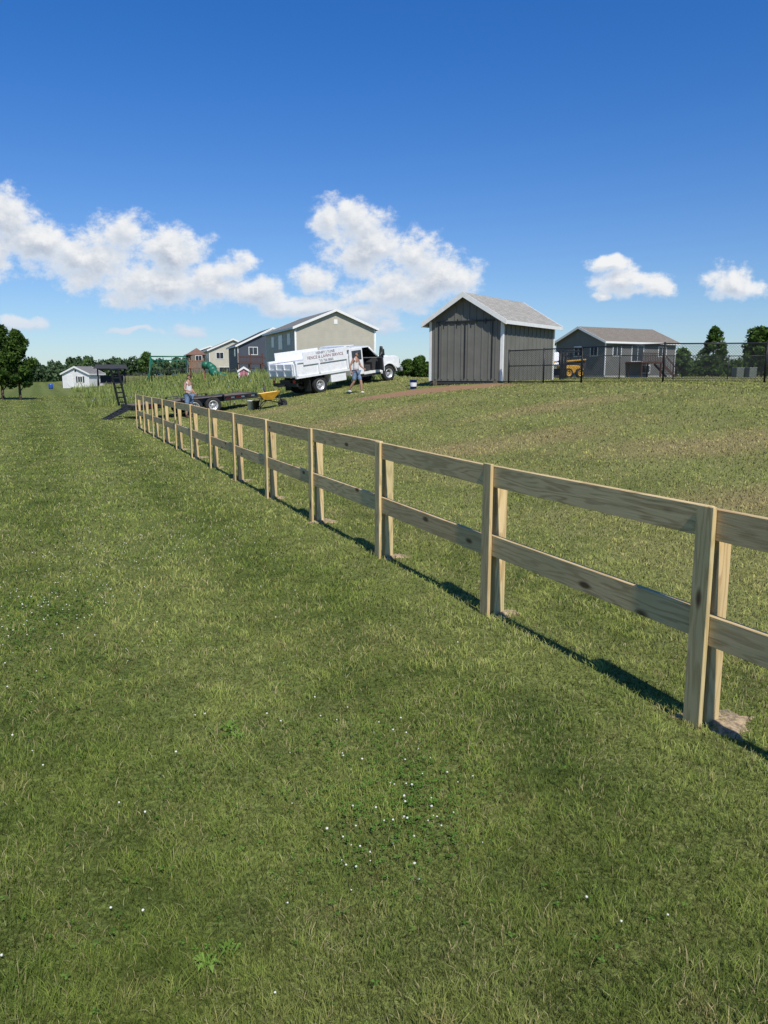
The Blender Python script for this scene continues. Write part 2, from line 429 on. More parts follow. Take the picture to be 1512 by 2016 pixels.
def siding(name, col, period=.18, axis=2, dark=.82):
    m, nt = newmat(name)
    p = nt.n('ShaderNodeTexCoord').outputs['Object']; co = nt.xyz(p)
    fr = nt.m('FRACT', nt.m('DIVIDE', co[axis], period))
    n = nt.noise(p, 1.2, 4)
    c = nt.mix(nt.ss(n, .3, .7), tuple(a * .93 for a in col), tuple(a * 1.04 for a in col))
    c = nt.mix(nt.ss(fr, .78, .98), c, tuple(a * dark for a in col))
    finish(nt, principled(nt, c, .6, 0, bump(nt, fr, .4, .02), .3)); return m
def shingle(name, c1, c2):
    m, nt = newmat(name)
    p = nt.n('ShaderNodeTexCoord').outputs['Object']
    br = nt.n('ShaderNodeTexBrick'); x, y, z = nt.xyz(p)
    nt.put(br.inputs['Vector'], nt.comb(y, nt.m('MULTIPLY', z, 1.8), 0.)); br.inputs['Scale'].default_value = 1.
    br.inputs['Brick Width'].default_value = .3; br.inputs['Row Height'].default_value = .14; br.inputs['Mortar Size'].default_value = .012
    br.inputs['Color1'].default_value = (*c1, 1); br.inputs['Color2'].default_value = (*c2, 1); br.inputs['Mortar'].default_value = (*[a * .5 for a in c1], 1)
    n = nt.noise(p, 25., 3)
    c = nt.mix(nt.ss(n, .3, .7, 0., .4), br.outputs['Color'], tuple(a * 1.3 for a in c2))
    finish(nt, principled(nt, c, .95, 0, None, .1)); return m

# ------------------------------------------------------------------ buildings
def gable_building(name, loc, rz, W, L, base, eave, ridge, wallm, roofm, trimm, over=.35, t=.12, fdn=.3):
    e = empty(name, (loc[0], loc[1], base), rz)
    E = eave - base; R = ridge - base
    prism_y('walls', [(0, fdn), (W, fdn), (W, E), (W / 2, R), (0, E)], 0, L, wallm, e)
    if fdn > 0: box('foundation', .03, W - .03, .03, L - .03, -.6, fdn + .01, M_conc, e)
    k = (R - E) / (W / 2); z0 = E - over * k
    prism_y('roof_left', [(-over, z0), (W / 2, R), (W / 2, R + t), (-over, z0 + t)], -over, L + over, roofm, e)
    prism_y('roof_right', [(W + over, z0), (W + over, z0 + t), (W / 2, R + t), (W / 2, R)], -over, L + over, roofm, e)
    for yy, nm in ((-over - .04, 'rake_front'), (L + over + .003, 'rake_back')):
        prism_y(nm, [(-over - .02, z0 - .10), (-over - .02, z0 + t + .015), (W / 2, R + t + .02), (W + over + .02, z0 + t + .015), (W + over + .02, z0 - .10), (W / 2, R - .12)], yy, yy + .037, trimm, e)
    box('eave_trim', -over - .035, -over - .003, -over, L + over, z0 - .08, z0 + t - .01, trimm, e)
    box('eave_trim', W + over + .003, W + over + .035, -over, L + over, z0 - .08, z0 + t - .01, trimm, e)
    for (cx, cy, sx, sy) in ((0, 0, -1, -1), (W, 0, 1, -1), (W, L, 1, 1), (0, L, -1, 1)):
        box('corner_trim', min(cx + sx * .02, cx - sx * .09), max(cx + sx * .02, cx - sx * .09), min(cy + sy * .02, cy - sy * .09), max(cy + sy * .02, cy - sy * .09), fdn, E - .01, trimm, e)
    return e
def window_x(e, x, sgn, y0, y1, z0, z1):
    a, b = sorted((x, x + sgn * .05)); box('window_frame', a, b, y0 - .1, y1 + .1, z0 - .1, z1 + .1, M_trim, e)
    a, b = sorted((x, x + sgn * .06)); boxes('window_glass', [(a, b, y0, (y0 + y1) / 2 - .03, z0, z1), (a, b, (y0 + y1) / 2 + .03, y1, z0, z1)], M_glass, e)
def window_y(e, y, x0, x1, z0, z1):
    box('window_frame', x0 - .1, x1 + .1, y - .05, y, z0 - .1, z1 + .1, M_trim, e)
    boxes('window_glass', [(x0, (x0 + x1) / 2 - .03, y - .06, y, z0, z1), ((x0 + x1) / 2 + .03, x1, y - .06, y, z0, z1)], M_glass, e)

def batten_mat():
    m, nt = newmat('shed_paint')
    p = nt.n('ShaderNodeTexCoord').outputs['Object']
    n = nt.noise(p, 1.5, 5, .6); x, y, z = nt.xyz(p)
    n2 = nt.noise(nt.comb(nt.m('MULTIPLY', x, 40.), nt.m('MULTIPLY', y, 40.), z), 1., 3)
    c = nt.mix(nt.ss(n, .3, .7), (.145, .142, .120), (.175, .172, .148)); c = nt.mix(nt.ss(n2, .4, .7, 0., .3), c, (.12, .117, .10))
    finish(nt, principled(nt, c, .7, 0, None, .3)); return m
M_shed = batten_mat()
M_shroof = shingle('shed_shingles', (.26, .245, .215), (.37, .35, .31))
sb = 1.60
shed = gable_building('garden_shed', (1.88, 32.39), -math.radians(35), 3.3, 5.0, sb, sb + 2.38, sb + 3.36, M_shed, M_shroof, M_trim, .24, .07, .0)
bl = []
x = .28
while x < 3.2:
    zt = 2.38 + (1 - abs(x - 1.65) / 1.65) * .98 - .16; bl.append((x - .03, x + .03, -.022, .005, .06, zt)); x += .305
boxes('front_battens', bl, M_shed, shed)
boxes('side_battens', [(3.295, 3.322, y - .03, y + .03, .06, 2.28) for y in np.arange(.33, 4.9, .4)], M_shed, shed)
box('door_track', .35, 2.95, -.06, -.024, 2.30, 2.36, M_black, shed)
boxes('door_edges', [(.42, .46, -.034, -.0225, .1, 2.28), (2.84, 2.88, -.034, -.0225, .1, 2.28), (1.63, 1.67, -.034, -.0225, .1, 2.28)], M_black, shed)
boxes('door_hangers', [(xx, xx + .05, -.068, -.061, 2.2, 2.42) for xx in (.7, 1.3, 1.95, 2.55)], M_black, shed)
box('frieze_trim', 3.3, 3.325, .1, 4.9, 2.2, 2.33, M_trim, shed)
boxes('skids', [(.2, .35, -.05, 5.05, -.25, -.005), (2.95, 3.1, -.05, 5.05, -.25, -.005)], M_plank, shed)
box('floor_frame', .02, 3.28, .02, 4.98, -.14, -.001, M_dark, shed)

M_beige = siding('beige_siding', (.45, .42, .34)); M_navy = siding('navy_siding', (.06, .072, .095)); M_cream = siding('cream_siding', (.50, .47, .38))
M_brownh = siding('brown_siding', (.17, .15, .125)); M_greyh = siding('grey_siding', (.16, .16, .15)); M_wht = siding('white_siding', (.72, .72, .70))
M_rg = shingle('grey_roof', (.16, .155, .15), (.22, .215, .20)); M_rd = shingle('dark_roof', (.05, .05, .055), (.08, .08, .085)); M_rt = shingle('taupe_roof', (.17, .15, .12), (.23, .20, .17))
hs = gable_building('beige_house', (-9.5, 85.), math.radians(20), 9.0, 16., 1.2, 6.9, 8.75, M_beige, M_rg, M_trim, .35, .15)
window_x(hs, 0, -1, 2.5, 3.7, 4.0, 5.1); window_x(hs, 0, -1, 6.5, 8.3, 3.6, 5.1); window_x(hs, 0, -1, 11, 12.2, 4., 5.1); window_x(hs, 0, -1, 5, 6.2, 1.2, 2.2)
tubes('downspout', [((9.08, -.06, 5.4), (9.08, -.06, .1), .05, .05), ((-.08, -.06, 5.4), (-.08, -.06, .1), .05, .05)], M_trim, hs)
box('gable_vent', 4.3, 4.7, -.03, .002, 6.1, 6.6, M_trim, hs)
hs2 = gable_building('blue_house', (-25.6, 138.), math.radians(18), 12.5, 13., 1.2, 6.9, 9.9, M_navy, M_rd, M_trim, .4, .2)
window_y(hs2, 0, 2., 3.4, 4.2, 5.4); window_y(hs2, 0, 5.4, 7.2, 3.5, 5.4); window_x(hs2, 0, -1, 3, 4.4, 4, 5.2)
hs3 = gable_building('cream_house', (-36.2, 163.), math.radians(18), 10., 13., 1.0, 6.9, 9.1, M_cream, M_rg, M_trim, .4, .2)
window_y(hs3, 0, 1.5, 2.9, 4.2, 5.4); window_y(hs3, 0, 4.4, 6.2, 3.5, 5.4); window_y(hs3, 0, 2, 4, .8, 2.4); window_x(hs3, 0, -1, 3, 4.4, 4, 5.2)
hs4 = gable_building('brown_house', (-47., 190.), math.radians(18), 10., 13., 1.0, 6.8, 8.6, M_brownh, M_rg, M_trim, .4, .2)
window_y(hs4, 0, 1.5, 2.9, 4.2, 5.4); window_y(hs4, 0, 4.4, 6.2, 3.5, 5.4)
hs5 = gable_building('grey_house', (20.7, 94.9), -math.radians(60), 8., 11.5, 1.5, 5.55, 7.2, M_greyh, M_rt, M_trim, .4, .14)
window_y(hs5, 0, 3.2, 4.4, 2.5, 3.5); window_y(hs5, 0, 5.8, 6.8, 2.5, 3.4)
window_x(hs5, 8., 1, 1.2, 2.4, 2.5, 3.5); window_x(hs5, 8., 1, 8.6, 9.8, 2.5, 3.5); window_x(hs5, 8., 1, 4.2, 6.0, 1.9, 3.6); window_x(hs5, 8., 1, 6, 7.2, .6, 1.4)
dk = [(8.06, 10.4, 3.2, 6.6, 1.62, 1.8)]
for px in (8.3, 10.2):
    for py in (3.3, 6.4): dk.append((px, px + .14, py, py + .14, -.2, 1.62))
for py in np.arange(3.2, 6.7, .28): dk.append((10.33, 10.38, py, py + .05, 1.8, 2.7))
dk += [(10.31, 10.42, 3.2, 6.6, 2.7, 2.78)]
for i in range(9): dk.append((9.2, 10.4, 6.65 + i * .27, 6.93 + i * .27, 1.6 - i * .19, 1.66 - i * .19))
boxes('rear_deck', dk, M_deckw, hs5)
for (xa, xb) in [(9.15, 9.2), (10.4, 10.45)]:
    mk('stair_stringer', [(xx, yy, zz) for xx in (xa, xb) for (yy, zz) in ((6.6, 1.75), (9.2, -.05), (9.2, -.35), (6.6, 1.4))], [(0, 1, 2, 3), (7, 6, 5, 4), (0, 4, 5, 1), (1, 5, 6, 2), (2, 6, 7, 3), (3, 7, 4, 0)], M_deckw, hs5)
tubes('stair_rail', [((10.42, 6.6, 2.75), (10.42, 9.2, .9), .05, .05)] + [((10.42, 6.6 + i * .43, 2.75 - i * .31), (10.42, 6.6 + i * .43, 1.7 - i * .31), .025, .025) for i in range(7)], M_deckw, hs5)

ws = gable_building('white_shed', (-43.9, 107.), math.radians(-12), 4.0, 3.6, 0., 2.0, 2.9, M_wht, M_rg, M_trim, .2, .1, .05)
window_y(ws, 0, 2.4, 3.0, .9, 1.6); boxes('shutters', [(2.1, 2.28, -.07, 0, .85, 1.65), (3.12, 3.3, -.07, 0, .85, 1.65)], M_dark, ws)
boxes('door', [(.7, 1.5, -.05, 0, .06, 1.85)], M_trim, ws); box('door_vent', 1.9, 2.15, -.03, 0, 2.25, 2.5, M_dark, ws)

dkx = empty('raised_deck', (-22.6, 122., 1.2), math.radians(15))
L_ = [(0, 3.8, 0, 3, 2.3, 2.5)]
for px in (0, 1.8, 3.65):
    for py in (0, 2.8): L_.append((px, px + .18, py, py + .18, -.2, 4.0 if py == 0 else 2.3))
for px in np.arange(.1, 3.8, .22): L_.append((px, px + .07, .05, .1, 2.5, 3.4))
L_ += [(0, 3.8, -.04, .14, 3.4, 3.52), (0, 3.8, .03, .1, 2.6, 2.7)]
for i in range(11): L_.append((3.85 + i * .27, 4.15 + i * .27, .2, 1.2, 2.4 - i * .22, 2.46 - i * .22))
boxes('deck_frame', L_, M_deckw, dkx)
tubes('stair_rails', [((3.8, .2, 3.45), (6.8, .2, 1.0), .06, .06), ((3.8, .2, 2.3), (6.8, .2, -.1), .13, .13)], M_deckw, dkx)

# ------------------------------------------------------------------ vehicles helpers
def pose(o, loc, f2, slope):
    f = Vector((f2[0], f2[1], 0)).normalized(); f = Vector((f.x, f.y, slope)).normalized()
    l = Vector((0, 0, 1)).cross(f).normalized(); u = f.cross(l)
    M = Matrix(((f.x, l.x, u.x, loc[0]), (f.y, l.y, u.y, loc[1]), (f.z, l.z, u.z, loc[2]), (0, 0, 0, 1)))
    o.matrix_world = M
def wheel(parent, c, r, w, out=-1, hubm=None, nm='wheel'):
    hubm = hubm or M_hub
    t = [(r * .58, -w / 2 * .8), (r * .66, -w / 2), (r * .9, -w / 2), (r * .985, -w / 2 * .7), (r, -w / 4), (r, w / 4), (r * .985, w / 2 * .7), (r * .9, w / 2), (r * .66, w / 2), (r * .58, w / 2 * .8)]
    lathe(nm + '_tire', t, c, M_rubber, parent, 28)
    o = w / 2 * out
    rim = [(0.001, o * .35), (r * .14, o * .35), (r * .2, o * .1), (r * .48, o * .2), (r * .52, o * .82), (r * .6, o * .86), (r * .6, -o * .5)]
    lathe(nm + '_rim', rim, c, hubm, parent, 28)
    boxes(nm + '_lugs', [(c[0] + r * .3 * math.cos(a) - .02, c[0] + r * .3 * math.cos(a) + .02, min(c[1] + o * .1, c[1] + o * .3), max(c[1] + o * .1, c[1] + o * .3), c[2] + r * .3 * math.sin(a) - .02, c[2] + r * .3 * math.sin(a) + .02) for a in np.arange(0, 6.2, 1.047)], M_dark, parent)

# ------------------------------------------------------------------ truck  (+X forward, +Y left)
truck = empty('dump_truck')
thd = (.75, .66); WB = 4.45
ra = (-3.66, 38.15); fa = (ra[0] + thd[0] * WB, ra[1] + thd[1] * WB)
zr, zf = h(*ra), h(*fa)
pose(truck, (ra[0], ra[1], zr - .02), thd, (zf - zr) / WB)
for sy in (-1, 1):
    wheel(truck, (0, sy * .93, .41), .41, .24, sy, nm='rear_wheel'); wheel(truck, (0, sy * .66, .41), .41, .22, sy, nm='inner_wheel')
    wheel(truck, (WB, sy * .88, .40), .40, .25, sy, nm='front_wheel')
tubes('axles', [((0, -.9, .41), (0, .9, .41), .07, .07), ((WB, -.85, .4), (WB, .85, .4), .06, .06)], M_dark, truck)
lathe('differential', [(.001, -.18), (.15, -.1), (.17, 0), (.15, .1), (.001, .18)], (0, 0, .41), M_dark, truck, 12)
boxes('frame_rails', [(-1.3, 5.0, -.45, -.35, .62, .80), (-1.3, 5.0, .35, .45, .62, .80), (-1.3, -1.2, -.45, .45, .62, .8)], M_black, truck)
bx0, bx1 = -1.4, 1.75
bd = [(bx0, bx1, -1.12, 1.12, .93, 1.0), (bx0, bx1, -1.12, -1.07, 1.0, 1.62), (bx0, bx1, 1.07, 1.12, 1.0, 1.62), (bx1 - .06, bx1, -1.07, 1.07, 1.0, 2.02)]
boxes('dump_bed', bd, M_white, truck)
boxes('bed_top_rails', [(bx0 - .02, bx1, sy * 1.1 - .07, sy * 1.1 + .07, 1.58, 1.68) for sy in (-1, 1)] + [(bx0 - .02, bx1, sy * 1.1 - .06, sy * 1.1 + .06, .88, .99) for sy in (-1, 1)], M_white, truck)
boxes('bed_ribs', [(x, x + .09, sy * 1.15 - .035, sy * 1.15 + .035, .99, 1.58) for x in (bx0, -.1, 1.62) for sy in (-1, 1)], M_white, truck)
box('sign_board', -.95, 1.68, -1.18, -1.15, 1.45, 2.04, M_white, truck, .01)
box('sign_board', -.95, 1.68, 1.15, 1.18, 1.45, 2.04, M_white, truck, .01)
box('tailgate', bx0 - .07, bx0 - .003, -1.08, 1.08, 1.0, 1.56, M_white, truck, .015)
boxes('tailgate_ribs', [(bx0 - .11, bx0 - .072, y - .04, y + .04, 1.0, 1.55) for y in (-.95, -.3, .35, .95)] + [(bx0 - .11, bx0 - .072, -1.0, 1.0, 1.25, 1.31)], M_white, truck)
box('cab_shield', bx1 - .05, 2.3, -1.0, 1.0, 2.02, 2.07, M_white, truck, .01)
boxes('shield_gussets', [(bx1, bx1 + .25, y, y + .04, 1.85, 2.02) for y in (-.98, .94)], M_white, truck)
boxes('rear_bumper', [(-1.35, -1.27, -1.0, 1.0, .50, .66), (-1.75, -1.35, -.05, .05, .52, .60)], M_black, truck)
boxes('tail_lights', [(-1.38, -1.36, sy * .85 - .09, sy * .85 + .09, .68, .80) for sy in (-1, 1)], M_red, truck)
boxes('mud_flaps', [(-.62, -.6, sy * .8 - .25, sy * .8 + .25, .2, .85) for sy in (-1, 1)], M_rubber, truck)
box('side_toolbox', .62, 1.55, -1.1, -.55, .45, .87, M_white, truck, .02)
box('side_toolbox', .62, 1.55, .55, 1.1, .45, .87, M_white, truck, .02)
def arch(x0, r, y0, y1, mat, nm, a0=0, a1=math.pi, zc=.41):
    V, F = [], []; n = 14
    for i in range(n + 1):
        a = a0 + (a1 - a0) * i / n
        for rr in (r, r + .04):
            for y in (y0, y1): V.append((x0 + rr * math.cos(a), y, zc + rr * math.sin(a)))
    for i in range(n):
        b = i * 4; F += [(b, b + 1, b + 5, b + 4), (b + 2, b + 6, b + 7, b + 3), (b, b + 4, b + 6, b + 2), (b + 1, b + 3, b + 7, b + 5)]
    mk(nm, V, F, mat, truck, False)
zc0, zr_ = .58, 1.92
prism_y('cab_rear', [(1.95, zc0), (2.82, zc0), (2.82, zr_ - .06), (2.77, zr_), (2.02, zr_), (1.98, zr_ - .05), (1.95, 1.28)], -.98, .98, M_white, truck, .03)
boxes('rear_side_window', [(2.12, 2.72, sy * .984 - .006, sy * .984 + .006, 1.32, 1.78) for sy in (-1, 1)], M_glass, truck)
box('cab_back_window', 1.93, 1.952, -.6, .6, 1.35, 1.78, M_glass, truck)
boxes('cab_floor', [(2.82, 3.95, -.96, .96, .55, .68)], M_white, truck)
boxes('sill_step', [(2.1, 3.8, -1.05, -.97, .45, .52), (2.1, 3.8, .97, 1.05, .45, .52)], M_black, truck)
prism_y('cab_roof_front', [(2.80, 1.86), (3.28, 1.86), (3.34, 1.885), (3.26, 1.925), (2.80, 1.93)], -.93, .93, M_white, truck)
prism_y('far_door', [(2.84, .66), (3.85, .66), (3.85, 1.27), (3.70, 1.32), (2.84, 1.32)], .90, .98, M_white, truck)
prism_y('far_window', [(2.88, 1.33), (3.68, 1.33), (3.28, 1.85), (2.88, 1.85)], .93, .95, M_glass, truck)
tubes('a_pillars', [((3.86, sy * .93, 1.28), (3.28, sy * .88, 1.89), .045, .045) for sy in (-1, 1)], M_white, truck)
mk('windshield', [(3.88, -.9, 1.30), (3.88, .9, 1.30), (3.31, .86, 1.88), (3.31, -.86, 1.88)], [(0, 1, 2, 3)], M_glass, truck)
prism_y('dashboard', [(3.45, .68), (3.90, .68), (3.90, 1.26), (3.6, 1.26), (3.45, 1.1)], -.88, .88, M_dark, truck)
prism_y('bench_seat', [(2.86, .7), (3.35, .7), (3.38, .98), (3.02, 1.0), (2.92, 1.55), (2.83, 1.55)], -.85, .85, M_dark, truck, .04)
lathe('steering_wheel', [(.18, -.012), (.195, 0), (.18, .012), (.165, 0), (.18, -.012)], (3.38, .42, 1.2), M_dark, truck, 16, 'X')
prism_y('hood', [(3.90, .62), (4.0, .95), (4.1, .86), (WB - .15, .92), (WB + .2, .9), (WB + .50, .70), (WB + .62, .60), (WB + .78, .60), (WB + .80, 1.05), (WB + .72, 1.18), (WB + .5, 1.25), (3.9, 1.34)], -.97, .97, M_white, truck, .03)
prism_y('hood_raise', [(3.95, 1.32), (WB + .45, 1.25), (WB + .3, 1.29), (3.95, 1.37)], -.55, .55, M_white, truck)
arch(WB, .49, -1.03, -.93, M_white, 'front_fender_flare', .1, math.pi - .1); arch(WB, .49, .93, 1.03, M_white, 'front_fender_flare', .1, math.pi - .1)
boxes('wheel_well', [(WB - .45, WB + .45, -.9, -.5, .45, .88), (WB - .45, WB + .45, .5, .9, .45, .88)], M_dark, truck)
box('grille', WB + .79, WB + .83, -.6, .6, .72, 1.08, M_grey, truck)
boxes('headlights', [(WB + .77, WB + .825, sy * .8 - .15, sy * .8 + .15, .82, 1.05) for sy in (-1, 1)], M_glass, truck)
box('front_bumper', WB + .82, WB + .98, -1.0, 1.0, .42, .62, M_grey, truck, .03)
door = empty('open_door', (3.82, -.98, 0), 0, truck); door.rotation_euler = (0, 0, math.radians(62))
prism_y('door_outer', [(-.98, .66), (0, .66), (0, 1.27), (-.12, 1.31), (-.98, 1.31)], -.05, -.02, M_white, door, .01)
prism_y('door_panel', [(-.96, .68), (-.02, .68), (-.02, 1.25), (-.12, 1.29), (-.96, 1.29)], -.019, .04, M_dark, door, .01)
prism_y('door_glass', [(-.94, 1.31), (-.16, 1.31), (-.5, 1.80), (-.94, 1.80)], -.035, -.025, M_glass, door)
tubes('door_window_frame', [((-.96, -.03, 1.3), (-.96, -.03, 1.83), .025, .025), ((-.96, -.03, 1.83), (-.5, -.03, 1.83), .025, .025), ((-.5, -.03, 1.83), (-.1, -.03, 1.3), .025, .025)], M_dark, door)
box('mirror', -.12, .08, -.32, -.1, 1.35, 1.68, M_black, door, .02)
M_letter = simple('lettering', (.10, .10, .14), .6)
M_letter_r = simple('lettering_red', (.22, .08, .09), .6)
def text(body, size, x, z, mat, parent, y=-1.183):
    cu = bpy.data.curves.new('lettering', 'FONT'); cu.body = body; cu.size = size; cu.align_x = 'CENTER'; cu.offset = .002; cu.extrude = .001
    o = bpy.data.objects.new('lettering', cu); cu.materials.append(mat); link(o, parent)
    o.location = (x, y, z); o.rotation_euler = (math.pi / 2, 0, 0)
text('HENRY J YUNE', .17, .37, 1.87, M_letter, truck); text('FENCE & LAWN SERVICE', .195, .37, 1.68, M_letter_r, truck); text('715 726 0065', .16, .37, 1.50, M_letter, truck)

# ------------------------------------------------------------------ trailer
trailer = empty('flatbed_trailer')
tf = (.85, .53); hitch = (-5.05, 37.1); ax = (hitch[0] - 4 * .8486, hitch[1] - 4 * .529)
pose(trailer, (ax[0], ax[1], h(*ax) + .02), tf, .085)
for sy in (-1, 1):
    for wx in (-.42, .42): wheel(trailer, (wx, sy * 1.12, .36), .36, .22, sy, nm='trailer_wheel')
tubes('trailer_axles', [((wx, -1.1, .36), (wx, 1.1, .36), .05, .05) for wx in (-.42, .42)], M_dark, trailer)
boxes('deck_frame', [(-3.0, 2.6, sy * .98 - .04, sy * .98 + .04, .48, .70) for sy in (-1, 1)] + [(2.52, 2.6, -.94, .94, .48, .70), (-3.0, -2.92, -.94, .94, .48, .7)] + [(x, x + .06, -.94, .94, .5, .62) for x in np.arange(-2.4, 2.4, .6)], M_black, trailer)
boxes('deck_planks', [(-2.9, 2.5, y, y + .135, .64, .69) for y in np.arange(-.94, .85, .145)], M_plank, trailer)
boxes('fender', [(-.95, .95, sy * 1.13 - .13, sy * 1.13 + .13, .77, .79) for sy in (-1, 1)] + [(.93, .95, sy * 1.13 - .13, sy * 1.13 + .13, .5, .77) for sy in (-1, 1)] + [(-.95, -.93, sy * 1.13 - .13, sy * 1.13 + .13, .5, .77) for sy in (-1, 1)], M_black, trailer)
tubes('tongue', [((2.55, -.7, .55), (3.85, 0, .5), .06, .06), ((2.55, .7, .55), (3.85, 0, .5), .06, .06), ((3.8, 0, .5), (4.05, 0, .52), .07, .06), ((3.4, .0, .1), (3.4, 0, 1.0), .035, .035)], M_black, trailer, 8)
boxes('reflective_tape_red', [(x, x + .22, -1.027, -1.021, .58, .64) for x in np.arange(1.1, 2.5, .48)] + [(x, x + .22, -1.027, -1.021, .58, .64) for x in np.arange(-2.9, -1.1, .5)], M_red, trailer)
boxes('reflective_tape_white', [(x + .24, x + .4, -1.027, -1.021, .58, .64) for x in np.arange(1.1, 2.4, .48)], M_white, trailer)
boxes('rub_rail', [(-2.95, 2.55, -1.09, -1.07, .66, .70), (-2.95, -1.0, -1.05, -1.03, .52, .56)] + [(x, x + .05, -1.07, -1.02, .62, .70) for x in np.arange(-2.9, 2.5, .55)], M_black, trailer)
def ramp(nm, loc, pitch, L=1.6, yaw=0.):
    e = empty(nm, loc, 0, trailer); e.rotation_euler = (0, pitch, yaw)
    boxes('ramp_side', [(-L, 0, -.25, -.20, -.04, .04), (-L, 0, .20, .25, -.04, .04)], M_black, e)
    boxes('ramp_rungs', [(-x - .05, -x, -.19, .19, -.025, .025) for x in np.arange(.12, L, .21)], M_black, e)
    boxes('ramp_foot', [(-L - .05, -L + .02, -.27, .27, -.05, .05)], M_black, e)
ramp('upright_ramp', (-3.02, .62, .66), math.radians(84), 1.55, .5)
ramp('lowered_ramp', (-3.02, -.62, .60), math.radians(-20), 1.75)
ramp('folded_ramp', (-3.02, -.02, .60), math.radians(-22), 1.4, .12)

# ------------------------------------------------------------------ wheelbarrow
wb = empty('wheelbarrow', (-4.9, 33., h(-4.9, 33.)), math.radians(20))
def tray(parent, mat):
    top = [(-.42, -.34, .62), (.48, -.30, .74), (.48, .30, .74), (-.42, .34, .62)]; bot = [(-.22, -.2, .36), (.18, -.17, .36), (.18, .17, .36), (-.22, .2, .36)]
    tin = [tuple(np.array(p) * np.array([.96, .95, 1.])) for p in top]; bin_ = [(p[0] * .95, p[1] * .95, p[2] + .015) for p in bot]
    V = top + bot + tin + bin_; F = [(4, 5, 6, 7)]
    for i in range(4): j = (i + 1) % 4; F += [(i, j, 4 + j, 4 + i), (8 + i, 12 + i, 12 + j, 8 + j), (i, 8 + i, 8 + j, j)]
    F.append((12, 15, 14, 13)); o = mk('tray', V, F, mat, parent); bev(o, .02, 2)
tray(wb, M_yel)
tubes('frame', [((.62, -.05, .2), (-.95, -.28, .55), .022, .022), ((.62, .05, .2), (-.95, .28, .55), .022, .022), ((-.3, -.2, .42), (-.42, -.24, 0.0), .018, .018), ((-.3, .2, .42), (-.42, .24, 0.), .018, .018), ((-.42, -.24, .02), (-.42, .24, .02), .018, .018), ((-.42, -.24, .0), (-.1, -.17, .34), .018, .018), ((-.42, .24, .0), (-.1, .17, .34), .018, .018), ((.62, 0, .2), (.42, -.2, .66), .015, .015), ((.62, 0, .2), (.42, .2, .66), .015, .015)], M_black, wb)
wheel(wb, (.62, 0, .2), .2, .1, -1, M_dark, 'front_wheel')
def bucket(name, x, y, mat, band=None):
    e = empty(name, (x, y, h(x, y)))
    lathe('pail', [(.001, .0), (.125, .0), (.15, .36), (.158, .36), (.158, .38), (.142, .38), (.12, .02), (.001, .02)], (0, 0, 0), mat, e, 20, 'Z')
    tubes('handle', [((.155 * math.cos(a), .155 * math.sin(a) * .3 - .05, .36 - .12 * math.sin(a)), (.155 * math.cos(a + .4), .155 * math.sin(a + .4) * .3 - .05, .36 - .12 * math.sin(a + .4)), .005, .005) for a in np.arange(0, 2.9, .4)], M_grey, e)
    if band: lathe('label', [(.1345, .1), (.1435, .2), (.147, .26)], (0, 0, 0), band, e, 20, 'Z')
    return e
bucket('plastic_bucket', -5.75, 33.6, M_white)
bucket('plastic_bucket', -5.45, 33.2, M_black)
bucket('plastic_bucket', 1.2, 32., M_blue, M_white)

# ------------------------------------------------------------------ chain link fence
clf = empty('chain_link_fence')
def chain_run(p0, p1, ht=1.22, spacing=3., wires=.085, gate=False):
    p0 = np.array(p0, float); p1 = np.array(p1, float); L = np.linalg.norm(p1 - p0); d = (p1 - p0) / L
    def P(t, z): q = p0 + d * t; return (q[0], q[1], h(q[0], q[1]) + z)
    n = max(1, round(L / spacing)); segs = []
    for i in range(n + 1): segs.append((P(L * i / n, -.1), P(L * i / n, ht + .05), .032, .032))
    for i in range(n):
        segs.append((P(L * i / n, ht), P(L * (i + 1) / n, ht), .021, .021)); segs.append((P(L * i / n, .06), P(L * (i + 1) / n, .06), .008, .008))
        if gate: segs.append((P(L * i / n, .06), P(L * (i + 1) / n, .06), .021, .021)); segs.append((P(L * i / n, .65), P(L * (i + 1) / n, .65), .018, .018))
    tubes('fence_posts_and_rails', segs, M_black, clf, 8)
    ws = []; hh = ht - .06
    k = -hh
    while k < L:
        for sgn in (1, -1):
            t0, t1 = (k, k + hh); za, zb = (.06, ht) if sgn == 1 else (ht, .06)
            a0, a1 = 0., 1.
            if t0 < 0: a0 = -t0 / hh
            if t1 > L: a1 = (L - t0) / hh
            if a1 > a0: ws.append((P(t0 + a0 * hh, za + (zb - za) * a0), P(t0 + a1 * hh, za + (zb - za) * a1), .0048, .0048))
        k += wires
    tubes('chain_mesh', ws, M_black, clf, 3, False)
A_ = (4.75, 29.9); B_ = (8.9, 25.); C_ = (11.9, 24.5)
chain_run(A_, (6.9, 27.4), gate=True, spacing=1.7); chain_run((6.9, 27.4), B_); chain_run(B_, C_); chain_run(C_, (17., 24.))
chain_run((7.9, 35.2), (9.5, 41.), wires=.1); chain_run((9.5, 41.), (26., 40.), wires=.12)

